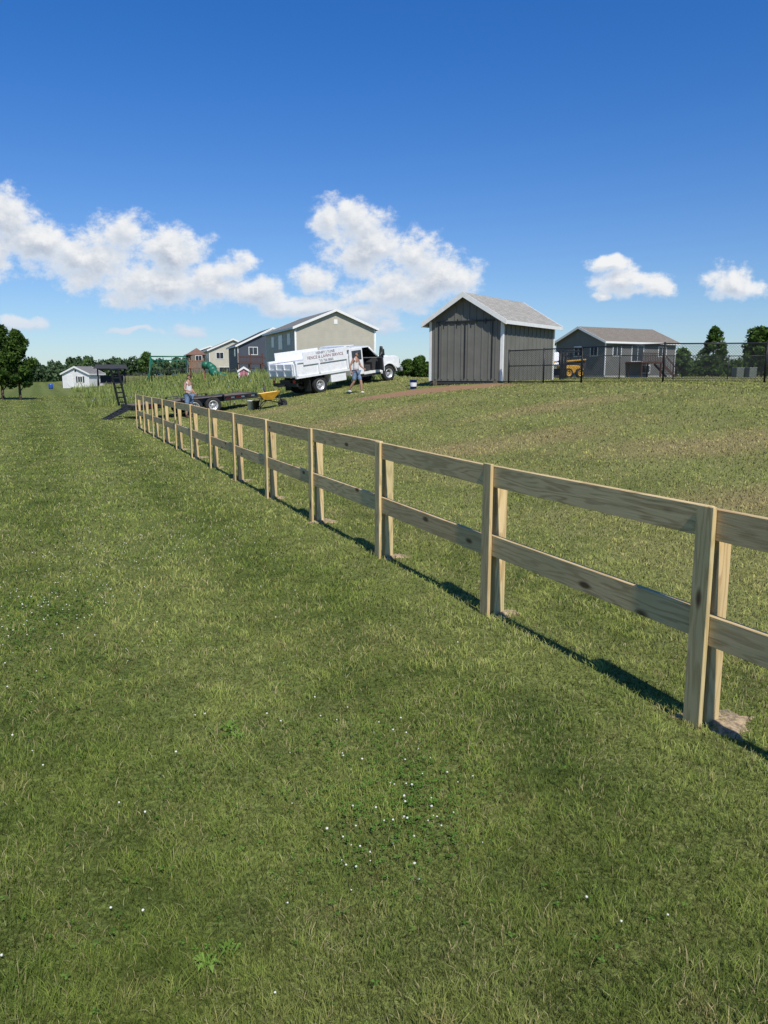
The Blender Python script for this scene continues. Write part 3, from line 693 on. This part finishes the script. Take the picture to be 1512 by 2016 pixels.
# ------------------------------------------------------------------ yellow loader behind fence
ld = empty('skid_loader', (13.9, 59., h(13.9, 59.)), math.radians(200))
for sy in (-1, 1):
    for wx in (-.5, .5): wheel(ld, (wx, sy * .7, .36), .36, .26, sy, M_yel)
box('body', -.95, .75, -.55, .55, .35, .95, M_yel, ld, .06); box('engine_cover', -1.15, -.5, -.55, .55, .6, 1.45, M_dark, ld, .08)
tubes('cab_frame', [((x, y, .9), (x, y, 1.95), .045, .045) for x in (-.45, .55) for y in (-.5, .5)], M_black, ld)
box('cab_roof', -.55, .65, -.58, .58, 1.93, 2.02, M_black, ld, .03); box('cab_screen', -.44, .5, -.48, .48, .95, 1.4, M_dark, ld)
tubes('lift_arms', [((-1.0, sy * .66, 1.35), (.9, sy * .66, 1.2), .07, .07) for sy in (-1, 1)] + [((.9, sy * .66, 1.2), (1.25, sy * .66, .4), .07, .06) for sy in (-1, 1)], M_yel, ld)
prism_y('bucket', [(1.2, .1), (1.85, .05), (1.87, .09), (1.3, .2), (1.28, .6), (1.35, .7), (1.2, .7)], -.85, .85, M_dark, ld)
bt = empty('covered_boat', (13.7, 66., h(13.7, 66.)), math.radians(10))
mk('hull', [(-1.9, -.8, 1.0), (-1.9, .8, 1.0), (-1.7, .5, .45), (-1.7, -.5, .45), (1.2, -.75, 1.05), (1.2, .75, 1.05), (1.1, .4, .45), (1.1, -.4, .45), (2.4, 0, 1.2), (2.1, 0, .6)], [(0, 1, 2, 3), (0, 3, 7, 4), (1, 5, 6, 2), (3, 2, 6, 7), (4, 7, 9, 8), (5, 8, 9, 6), (7, 6, 9), (0, 4, 8, 5, 1)], M_white, bt)
mk('cover', [(-1.95, -.84, 1.0), (-1.95, .84, 1.0), (1.2, .8, 1.05), (1.2, -.8, 1.05), (2.4, 0, 1.22), (-1.9, 0, 1.9), (.9, 0, 2.15)], [(0, 5, 1), (0, 3, 6, 5), (1, 5, 6, 2), (3, 4, 6), (2, 6, 4)], M_white, bt)
boxes('trailer_frame', [(-1.8, 3., -.5, -.4, .38, .45), (-1.8, 3., .4, .5, .38, .45)], M_black, bt)
wheel(bt, (-.6, -.75, .3), .3, .2, -1); wheel(bt, (-.6, .75, .3), .3, .2, 1)
M_boxg = simple('box_green', (.14, .16, .13), .6)
for i, (xx, yy) in enumerate([(35.5, 76.), (34.5, 76.5)]):
    e = empty('utility_box', (xx, yy, h(xx, yy)), .2); box('cabinet', -.4, .4, -.4, .4, 0, .9, M_boxg, e, .04); box('lid', -.43, .43, -.43, .43, .9, .96, M_grey, e, .02)

# ------------------------------------------------------------------ playground etc
ps = empty('playset', (-17.6, 74., h(-17.6, 74.)), math.radians(10))
M_cedar = simple('cedar', (.26, .13, .07), .8, var=.2)
boxes('tower_posts', [(x, x + .1, y, y + .1, -.1, 2.5) for x in (-.7, .6) for y in (-.7, .6)] + [(-.75, .75, -.75, .75, 1.2, 1.28)] + [(x, x + .08, -.72, -.69, 1.3, 1.9) for x in np.arange(-.6, .6, .2)] + [(-.7, .7, -.74, -.70, 1.85, 1.95)], M_cedar, ps)
mk('tower_roof', [(-.95, -.95, 2.45), (.95, -.95, 2.45), (.95, .95, 2.45), (-.95, .95, 2.45), (0, -.0, 3.1)], [(0, 1, 4), (1, 2, 4), (2, 3, 4), (3, 0, 4), (0, 3, 2, 1)], simple('roof_brown', (.18, .10, .07), .7), ps)
pth = [(.6, -.6, 1.55), (1.1, -.8, 1.5), (1.5, -1.2, 1.2), (1.45, -1.7, .9), (1.9, -2.0, .6), (2.5, -1.9, .35), (3.0, -1.8, .25)]
tubes('tube_slide', [(pth[i], pth[i + 1], .36, .36) for i in range(len(pth) - 1)], M_green, ps, 14)
tubes('swing_frame', [((-.7, 0, 2.3), (-4.2, 0, 2.3), .07, .07), ((-4.2, 0, 2.3), (-4.3, -1.1, 0), .06, .06), ((-4.2, 0, 2.3), (-4.3, 1.1, 0), .06, .06)] + [((x, 0, 2.3), (x, 0, .6), .015, .015) for x in (-3.6, -3.1, -2.3, -1.8)], M_green, ps)
boxes('swing_seats', [(-3.62, -3.08, -.12, .12, .56, .6), (-2.32, -1.78, -.12, .12, .56, .6)], M_blue, ps)
sw = empty('swing_set', (-23.4, 86., h(-23.4, 86.)), math.radians(-8))
tubes('frame', [((-2, 0, 2.2), (2, 0, 2.2), .06, .06)] + [((sx * 2, 0, 2.2), (sx * 2.3, sy * 1., 0), .05, .05) for sx in (-1, 1) for sy in (-1, 1)] + [((x, 0, 2.2), (x, 0, .6), .012, .012) for x in (-1.3, -.8, .2, .7)], M_green, sw)
boxes('seats', [(-1.3, -.8, -.1, .1, .56, .6), (.2, .7, -.1, .1, .56, .6)], M_dark, sw)
ph = gable_building('toy_playhouse', (-12.6, 68.), .2, .9, .8, h(-12.6, 68.), h(-12.6, 68.) + .7, h(-12.6, 68.) + 1.0, simple('toy_pink', (.5, .17, .24), .5), simple('toy_orange', (.6, .22, .07), .5), M_trim, .08, .05, .0)
cs = empty('canopy_swing', (-30.6, 88., h(-30.6, 88.)), math.radians(15)); cs.scale = (1.3, 1.3, 1.3)
tubes('frame', [((sx * 1.1, sy * .6, 0), (sx * 1.1, 0, 1.75), .05, .05) for sx in (-1, 1) for sy in (-1, 1)] + [((-1.1, 0, 1.75), (1.1, 0, 1.75), .05, .05)], M_black, cs)
mk('canopy', [(-1.4, -.8, 1.75), (1.4, -.8, 1.75), (1.4, .8, 1.75), (-1.4, .8, 1.75), (-1.2, 0, 2.1), (1.2, 0, 2.1)], [(0, 1, 5, 4), (1, 2, 5), (2, 3, 4, 5), (3, 0, 4), (0, 3, 2, 1)], M_dark, cs)
prism_y('bench', [(-.95, .5), (.95, .5), (.95, .58), (-.95, .58)], -.3, .3, M_dark, cs); box('bench_back', -.95, .95, .28, .34, .55, 1.15, M_dark, cs)
bb = empty('blue_barrel', (-44.3, 104., 0.)); lathe('barrel', [(.001, 0), (.26, 0), (.28, .2), (.28, .5), (.26, .7), (.001, .7)], (0, 0, 0), M_blue, bb, 18, 'Z')
bf = empty('yard_fence')
sg = []
for i in range(40):
    x = -46 + i * .9; y = 112 - i * .35; z = h(x, y)
    sg.append(((x, y, z - .1), (x, y, z + 1.15), .035, .035))
    if i < 39:
        x2, y2 = x + .9, y - .35; z2 = h(x2, y2)
        for hh_ in (.15, 1.1): sg.append(((x, y, z + hh_), (x2, y2, z2 + hh_), .025, .025))
        for k in range(1, 6):
            f = k / 6; sg.append(((x + .9 * f, y - .35 * f, z + .1), (x + .9 * f, y - .35 * f, z + 1.15), .012, .012))
tubes('pickets', sg, M_black, bf, 4)

# ------------------------------------------------------------------ trees
M_leaf = leaf_mat('tree_leaves', (.028, .060, .014), (.100, .165, .035), 1.2)
M_leafl = leaf_mat('light_leaves', (.06, .12, .035), (.15, .23, .07), 1.2)
M_far = leaf_mat('far_leaves', (.040, .075, .035), (.095, .14, .065), .12, .15)
def leaf_quads(C, R, n, size):
    C = np.array(C, float); R = np.array(R, float); k = rng.integers(0, len(C), n)
    d = rng.normal(size=(n, 3)); d /= np.linalg.norm(d, axis=1)[:, None]
    rad = R[k] * (rng.uniform(.35, 1.1, n) ** .6)[:, None]
    p = C[k] + d * rad
    u = rng.normal(size=(n, 3)); u /= np.linalg.norm(u, axis=1)[:, None]
    w = np.cross(u, d + rng.normal(size=(n, 3)) * .5); w /= np.linalg.norm(w, axis=1)[:, None]
    s = (size * rng.uniform(.6, 1.4, n))[:, None]
    return np.stack([p - u * s, p - w * s * .5, p + u * s, p + w * s * .5], 1)
def tree(name, x, y, Ht, R, trunk, n=5000, size=.11, mat=None, clumps=16, bend=.0):
    z = h(x, y); e = empty(name, (x, y, z)); mat = mat or M_leaf
    ch = Ht - trunk; C, Rr = [], []; segs = [((0, 0, -.2), (bend * .3, 0, trunk), .05 * R + .06, .04 * R + .04), ((bend * .3, 0, trunk), (bend, 0, trunk + ch * .7), .04 * R + .04, .02)]
    for i in range(clumps):
        f = (i + .5) / clumps; zz = trunk + ch * (.08 + .84 * f); rr = R * (math.sin(math.pi * min(1, (.18 + .8 * f)) ** .8) ** .7) * .72
        a = i * 2.4 + random.uniform(-.5, .5); q = rr * random.uniform(.45, 1.)
        C.append((q * math.cos(a) + bend * f, q * math.sin(a), zz)); cr = R * random.uniform(.26, .44); Rr.append((cr, cr, cr * .8))
        segs.append(((bend * f * .5, 0, max(trunk * .8, zz - R * .5)), C[-1], .03 * R + .01, .01))
    C.append((bend, 0, trunk + ch * .9)); Rr.append((R * .28,) * 3)
    tubes('trunk_and_limbs', segs, M_bark, e, 8)
    quads_mesh('foliage', leaf_quads(C, Rr, n, size), mat, e, rng.uniform(0, 1, n)); return e
tree('maple_tree', -27.5, 59., 5.3, 1.3, .8, 6500, .12, clumps=20)
tree('maple_tree', -29.3, 60., 5.7, 1.5, .8, 6500, .12, clumps=20)
tree('maple_tree', -30.4, 52., 5.2, 1.8, 1.0, 6500, .13, clumps=22)
tree('small_tree', -62., 205., 6.0, 2.4, .5, 2500, .3, M_leafl, 14)
tree('small_tree', -80., 212., 5.0, 2.0, .5, 2000, .3, M_leafl, 14)
tree('maple_tree', 51., 122., 7.6, 2.2, 1.4, 3500, .24)
tree('maple_tree', 50., 104., 6.2, 2.4, .8, 4000, .25)
tree('maple_tree', 58., 122., 7.3, 3.4, 1.2, 4000, .28)
tree('maple_tree', 36.5, 96., 3.4, 1.6, .3, 2500, .2, M_leafl); tree('shrub', 3.9, 84., 2.1, 1.6, .1, 3500, .14, clumps=14)
tree('shrub', 2.6, 86., 1.8, 1.2, .1, 2500, .14, clumps=12); tree('shrub', 41., 98., 2.6, 1.5, .2, 2500, .2)
def treeline(name, pts, Hm, n, size, mat, step=1.6, dep=6):
    C, R = [], []
    for i in range(len(pts) - 1):
        (x0, y0), (x1, y1) = pts[i], pts[i + 1]; L = math.hypot(x1 - x0, y1 - y0); k = int(L / step)
        for j in range(k):
            f = j / k; x = x0 + (x1 - x0) * f + random.uniform(-3, 3); y = y0 + (y1 - y0) * f + random.uniform(-dep, dep); hh_ = Hm * random.uniform(.6, 1.1)
            w = random.uniform(1.6, 3.4); z = h(x, y)
            C += [(x, y, z + hh_ * .35), (x + random.uniform(-1, 1), y, z + hh_ * .72)]; R += [(w, w, hh_ * .4), (w * .65, w * .65, hh_ * .33)]
    quads_mesh(name, leaf_quads(C, R, n, size), mat, None, rng.uniform(0, 1, n))
treeline('distant_treeline', [(-190, 250), (-120, 300), (-70, 310), (-20, 300)], 6.6, 40000, .75, M_far, 1.2)
treeline('distant_treeline', [(-20, 380), (60, 400), (120, 360), (260, 330)], 6.0, 34000, .9, M_far, 1.4)
treeline('distant_treeline', [(38, 118), (75, 116), (120, 130)], 3.0, 16000, .3, M_leaf, 1.2, 4)
treeline('distant_treeline', [(-150, 170), (-110, 190), (-88, 210), (-64, 215)], 4.6, 20000, .5, M_far, 1.2)

# tall meadow weeds
def meadow(n):
    Y = rng.uniform(34.5, 95, n); u = rng.uniform(-.40, -.0, n); x = u * Y
    s = S_(x, Y)
    dline = (x - ax[0]) * (-.53) + (Y - ax[1]) * .85
    dtr = (x - ra[0]) * (-.66) + (Y - ra[1]) * .75
    cl = fbm(x, Y, .35, 4, .6, 500)
    k = (s + (cl - .5) * 16 > 2.4) & (dline > 1.3) & ((x < -5.6) | (dtr > 1.3)) & (rng.uniform(0, 1, n) < sst(cl, .36, .62) * .9 + .06)
    x, Y, s, cl = x[k], Y[k], s[k], cl[k]; n = len(x); z = H(x, Y)
    hh_ = rng.uniform(.10, .40, n) * (.25 + 1.2 * sst(cl, .38, .65)) * (1 + .9 * (rng.uniform(0, 1, n) > .94)); w = (.006 + .0003 * Y) * rng.uniform(.6, 1.6, n)
    th = rng.uniform(0, 6.28, n); le = rng.uniform(.05, .8, n) * hh_; ph = rng.uniform(0, 6.28, n)
    wx, wy = np.cos(th) * w, np.sin(th) * w
    return np.stack([np.stack([x - wx, Y - wy, z - .02], -1), np.stack([x + wx, Y + wy, z - .02], -1), np.stack([x + np.cos(ph) * le + wx * .5, Y + np.sin(ph) * le + wy * .5, z + hh_], -1), np.stack([x + np.cos(ph) * le - wx * .5, Y + np.sin(ph) * le - wy * .5, z + hh_], -1)], 1)
Q = meadow(150000); M_mead = leaf_mat('meadow_leaves', (.10, .155, .040), (.29, .33, .11), .4, .25, .6)
quads_mesh('tall_meadow_weeds', Q, M_mead, None, rng.uniform(0, 1, len(Q)))
k = rng.choice(len(Q), 900); P = Q[k].mean(1); P[:, 2] = Q[k][:, 2, 2] + .02
m_ = len(P); sz = rng.uniform(.012, .03, m_)
FQ = np.stack([P + np.stack([-sz, 0 * sz, 0 * sz], -1), P + np.stack([0 * sz, -sz * .6, -sz], -1), P + np.stack([sz, 0 * sz, 0 * sz], -1), P + np.stack([0 * sz, sz * .6, sz], -1)], 1)
quads_mesh('meadow_flowers', FQ, leaf_mat('flower_petals', (.30, .32, .60), (.65, .65, .68), 3.), None, rng.uniform(0, 1, m_))

# ------------------------------------------------------------------ people
M_skin = simple('skin', (.40, .22, .15), .6, var=.08); M_tank = simple('white_shirt', (.62, .62, .62), .8, var=.06, scale=14); M_denim = simple('denim', (.15, .22, .34), .85, var=.2, scale=20)
M_shoe = simple('shoe', (.62, .62, .62), .6); M_hair = simple('hair', (.05, .03, .02), .8); M_cap = simple('cap', (.04, .04, .05), .7); M_boot = simple('boot', (.10, .06, .04), .7); M_lips = simple('lips', (.35, .12, .10), .6)
def skinmesh(name, pts, edges, rad, mat, parent, sub=1):
    me = bpy.data.meshes.new(name); me.from_pydata(pts, edges, []); o = bpy.data.objects.new(name, me); link(o, parent)
    o.modifiers.new('Skin', 'SKIN')
    sv = me.skin_vertices[0].data
    for i, r in enumerate(rad): sv[i].radius = r if isinstance(r, tuple) else (r, r)
    sv[0].use_root = True
    s = o.modifiers.new('Sub', 'SUBSURF'); s.levels = sub + 1; s.render_levels = sub + 1
    me.materials.append(mat); return o
def person(name, loc, yaw, J, capm, shoem):
    e = empty(name, loc, yaw)
    Lh, Rh, Lk, Rk, La, Ra = J['Lh'], J['Rh'], J['Lk'], J['Rk'], J['La'], J['Ra']
    Ls, Rs, Le, Re, Lw, Rw = J['Ls'], J['Rs'], J['Le'], J['Re'], J['Lw'], J['Rw']
    def lerp(a, b, f): return tuple(a[i] + (b[i] - a[i]) * f for i in range(3))
    def toe(a): return (a[0] + .15, a[1] * 1.1, max(.035, a[2] - .05))
    pts = [(0, 0, .95), (0, 0, 1.12), (.01, 0, 1.34), (.01, 0, 1.46), (.02, 0, 1.56), (.03, 0, 1.62),
           Ls, Le, Lw, Rs, Re, Rw, Lh, Lk, La, Rh, Rk, Ra, lerp(Lk, La, .35), lerp(Rk, Ra, .35), lerp(Le, Lw, .3), lerp(Re, Rw, .3)]
    edges = [(0, 1), (1, 2), (2, 3), (3, 4), (4, 5), (3, 6), (6, 7), (7, 20), (20, 8), (3, 9), (9, 10), (10, 21), (21, 11), (0, 12), (12, 13), (13, 18), (18, 14), (0, 15), (15, 16), (16, 19), (19, 17)]
    rad = [.13, .12, .13, .09, .055, .05, .062, .043, .027, .062, .043, .027, .09, .06, .042, .09, .06, .042, .062, .062, .046, .046]
    skinmesh('body', pts, edges, rad, M_skin, e)
    skinmesh('shirt', [(0, 0, .97), (0, 0, 1.14), (.01, 0, 1.34), (.01, 0, 1.455), lerp((.01, 0, 1.45), Ls, .85), lerp((.01, 0, 1.45), Rs, .85)], [(0, 1), (1, 2), (2, 3), (3, 4), (3, 5)], [(.155, .165), (.14, .15), (.15, .165), .10, .085, .085], M_tank, e)
    skinmesh('shorts', [(0, 0, .97), Lh, lerp(Lh, Lk, .5), lerp(Lh, Lk, .92), Rh, lerp(Rh, Rk, .5), lerp(Rh, Rk, .92)], [(0, 1), (1, 2), (2, 3), (0, 4), (4, 5), (5, 6)], [.155, .115, .105, .10, .115, .105, .10], M_denim, e)
    for a in (La, Ra):
        t = toe(a); skinmesh('shoe', [(a[0] - .03, a[1], a[2] - .03), (a[0] + .06, a[1], max(.045, a[2] - .045)), t], [(0, 1), (1, 2)], [.055, .052, .04], shoem, e)
    for (w, el) in ((Lw, Le), (Rw, Re)):
        d = (Vector(w) - Vector(el)).normalized(); side = Vector((1, 0, 0)) if abs(d.x) < .7 else Vector((0, 0, 1)); side = (side - d * side.dot(d)).normalized(); nrm = d.cross(side)
        W = Vector(w); segs = [(W, W + d * .085, .026, .036)]
        for i, L in enumerate((.07, .08, .076, .06)):
            b = W + d * .08 + side * (.03 - i * .02); m1 = b + d * L * .55 + nrm * .008; segs += [(b, m1, .0095, .0085), (m1, m1 + d * L * .4 + nrm * .022, .0085, .007)]
        b = W + d * .03 + side * .03; segs += [(b, b + d * .03 + side * .025, .011, .0095), (b + d * .03 + side * .025, b + d * .06 + side * .03, .0095, .008)]
        tubes('hand', segs, M_skin, e, 8)
    hd = empty('head', (.045, 0, 1.665), J.get('turn', 0.), e)
    bm = bmesh.new(); bmesh.ops.create_uvsphere(bm, u_segments=20, v_segments=14, radius=1.)
    for v in bm.verts:
        x, y, z = v.co; jaw = 1 - .28 * max(0, -z); v.co = Vector((x * .098 * (1 - .1 * max(0, -z)), y * .076 * jaw, z * .118))
        if x > .9 and abs(z + .1) < .25: v.co.x += .014
    me = bpy.data.meshes.new('skull'); bm.to_mesh(me); bm.free(); me.materials.append(M_skin); me.polygons.foreach_set('use_smooth', [True] * len(me.polygons)); link(bpy.data.objects.new('skull', me), hd)
    tubes('nose', [((.092, 0, .02), (.118, 0, -.022), .009, .015)], M_skin, hd, 8)
    tubes('mouth', [((.092, -.022, -.055), (.096, .022, -.055), .005, .005)], M_lips, hd, 6)
    tubes('ears', [((0, sy * .07, .0), (-.005, sy * .088, .005), .028, .024) for sy in (-1, 1)], M_skin, hd, 10)
    tubes('sunglasses', [((.094, -.035, .018), (.096, -.034, .018), .018, .018), ((.094, .035, .018), (.096, .034, .018), .018, .018), ((.09, -.05, .02), (0, -.08, .02), .004, .004), ((.09, .05, .02), (0, .08, .02), .004, .004)], M_dark, hd, 10)
    for nm, m, zcut, sc in (('hair', M_hair, -.35, 1.04), ('cap', capm, .25, 1.10)):
        bm = bmesh.new(); bmesh.ops.create_uvsphere(bm, u_segments=20, v_segments=14, radius=1.)
        bmesh.ops.delete(bm, geom=[v for v in bm.verts if v.co.z < zcut or (nm == 'hair' and v.co.x > .25 and v.co.z < .6)], context='VERTS')
        for v in bm.verts: v.co = Vector((v.co.x * .098 * sc, v.co.y * .078 * sc, v.co.z * .118 * sc))
        me = bpy.data.meshes.new(nm); bm.to_mesh(me); bm.free(); me.materials.append(m); me.polygons.foreach_set('use_smooth', [True] * len(me.polygons)); link(bpy.data.objects.new(nm, me), hd)
    mk('cap_brim', [(.085, -.065, .04), (.15, -.05, .03), (.175, 0, .028), (.15, .05, .03), (.085, .065, .04), (.085, -.065, .05), (.15, -.05, .04), (.175, 0, .038), (.15, .05, .04), (.085, .065, .05)], [(0, 1, 2, 3, 4), (9, 8, 7, 6, 5), (0, 5, 6, 1), (1, 6, 7, 2), (2, 7, 8, 3), (3, 8, 9, 4), (4, 9, 5, 0)], capm, hd)
    return e
J1 = dict(Ls=(0, .19, 1.44), Rs=(0, -.19, 1.44), Le=(-.06, .27, 1.17), Re=(.02, -.28, 1.17), Lw=(.14, .22, 1.02), Rw=(.22, -.20, 1.10),
          Lh=(0, .095, .90), Rh=(0, -.095, .90), Lk=(.03, .12, .49), Rk=(-.02, -.13, .49), La=(-.02, .13, .09), Ra=(-.06, -.14, .09))
J2 = dict(Ls=(0, .19, 1.44), Rs=(0, -.19, 1.44), Le=(.08, .27, 1.18), Re=(-.12, -.26, 1.18), Lw=(.27, .22, 1.06), Rw=(-.06, -.27, .93),
          Lh=(0, .095, .90), Rh=(0, -.095, .90), Lk=(.19, .11, .51), Rk=(-.03, -.11, .49), La=(.22, .11, .09), Ra=(-.30, -.11, .13), turn=.0)
px, py = -8.25, 33.; person('worker', (px, py, h(px, py)), math.radians(-25), J1, M_hair, M_boot)
px, py = -1.22, 34.; person('worker', (px, py, h(px, py)), math.radians(-30), J2, M_cap, M_shoe)

# ------------------------------------------------------------------ light
sun_el = math.radians(50); az = math.radians(160)
D = Vector((math.sin(az) * math.cos(sun_el), math.cos(az) * math.cos(sun_el), math.sin(sun_el)))
sl = bpy.data.lights.new('sun', 'SUN'); sl.energy = 4.9; sl.angle = math.radians(.53); sl.color = (1., .95, .86)
so = bpy.data.objects.new('sun', sl); so.rotation_euler = D.to_track_quat('Z', 'Y').to_euler(); so.location = (20, -20, 40); link(so)
w = bpy.data.worlds.new('World'); scene.world = w; w.use_nodes = True; w.node_tree.nodes.clear(); nt = NT(w.node_tree)
w.cycles.sampling_method = 'MANUAL'; w.cycles.sample_map_resolution = 256
sky = nt.n('ShaderNodeTexSky', sky_type='NISHITA'); sky.sun_disc = False; sky.sun_elevation = sun_el; sky.sun_rotation = az
sky.air_density = 1.0; sky.dust_density = .2; sky.ozone_density = 3.; sky.altitude = 200
dirv = nt.n('ShaderNodeTexCoord').outputs['Generated']
dx, dy, dz = nt.xyz(dirv)
yy = nt.m('MAXIMUM', dy, .05); PX = nt.m('DIVIDE', dx, yy); PZ = nt.m('DIVIDE', dz, yy)
clouds = [(-.4675, .1936, .038, .033), (-.433, .1605, .060, .033), (-.50, .148, .057, .034), (-.370, .142, .065, .040), (-.3255, .170, .036, .028), (-.262, .150, .048, .030), (-.294, .1107, .080, .032), (-.2246, .117, .055, .028), (-.187, .1356, .030, .016), (-.1615, .1014, .044, .018),
          (-.070, .190, .023, .026), (-.0353, .183, .035, .032), (-.0196, .150, .056, .037), (.0404, .148, .033, .032), (.0688, .120, .050, .034), (.015, .1034, .072, .028), (-.0858, .118, .034, .018), (-.1047, .0858, .070, .015), (-.0353, .0746, .055, .013), (-.0038, .061, .030, .010),
          (.277, .1343, .030, .010), (.296, .1138, .046, .016), (.3338, .1095, .028, .014), (.275, .0995, .018, .006), (.4315, .1132, .030, .021), (.455, .105, .024, .011), (-.458, .0628, .027, .009), (-.2435, .056, .022, .010), (-.319, .0516, .038, .005)]
def cloud_density(px, pz, det):
    P0 = nt.comb(px, nt.m('MULTIPLY', pz, 1.25), 0.)
    wn = nt.noise(P0, 22., 2, .6, 0., True)
    wv = nt.v('MULTIPLY', nt.v('SUBTRACT', wn, (.5, .5, .5)), (.045, .03, 0))
    Pw = nt.v('ADD', nt.comb(px, pz, 0.), wv)
    d = None
    for (cx, cz, rx, rz) in clouds:
        q = nt.v('LENGTH', nt.v('MULTIPLY', nt.v('SUBTRACT', Pw, (cx, cz, 0)), (1 / rx, 1 / rz, 0)))
        e = nt.m('SUBTRACT', 1.12, q)
        if d is None: d = e
        else: d = nt.m('SMOOTH_MAX', d, e, .25)
    n = nt.noise(P0, 32., det, .66)
    return nt.m('ADD', d, nt.m('MULTIPLY', nt.m('SUBTRACT', n, .5), 2.0))
d0 = cloud_density(PX, PZ, 8); d1 = cloud_density(nt.m('ADD', PX, .005), nt.m('ADD', PZ, .013), 5)
alpha = nt.ss(d0, -.10, .60)
lit = nt.ss(nt.m('SUBTRACT', d0, d1), -.50, .85)
thick = nt.ss(d0, .25, 1.2)
body = nt.mix(thick, (6.9, 7.6, 8.6), (3.9, 4.5, 5.6))
cc = nt.mix(lit, body, (9.2, 9.2, 9.2))
grade = nt.mix(nt.ss(dz, .0, .42), (.72, .86, 1.08), (.25, .73, 1.32))
skc = nt.mix(1., sky.outputs[0], grade, 'MULTIPLY')
cc = nt.mix(nt.ss(PZ, .02, .12, .8, .08), cc, (4.6, 6.1, 8.0))
fin = nt.mix(alpha, skc, cc)
def bgn(col):
    b = nt.n('ShaderNodeBackground'); b.inputs[1].default_value = .1; nt.put(b.inputs[0], col); return b.outputs[0]
reg = nt.m('MULTIPLY', nt.m('GREATER_THAN', dy, .3), nt.m('MULTIPLY', nt.m('GREATER_THAN', PZ, .025), nt.m('LESS_THAN', PZ, .30)))
reg = nt.m('MULTIPLY', reg, nt.m('LESS_THAN', nt.m('ABSOLUTE', PX), .72))
mx = nt.n('ShaderNodeMixShader'); nt.put(mx.inputs[0], reg); nt.put(mx.inputs[1], bgn(skc)); nt.put(mx.inputs[2], bgn(fin))
wo = nt.n('ShaderNodeOutputWorld'); nt.t.links.new(mx.outputs[0], wo.inputs[0])

# ------------------------------------------------------------------ camera
cam = bpy.data.cameras.new('camera'); co = bpy.data.objects.new('camera', cam); link(co)
co.location = (0, 0, 1.84); co.rotation_euler = (math.radians(90 - 10.07), 0, 0)
cam.sensor_fit = 'VERTICAL'; cam.sensor_height = 24.; cam.lens = 24. * 1520 / 2016
cam.clip_start = .05; cam.clip_end = 6000
scene.camera = co
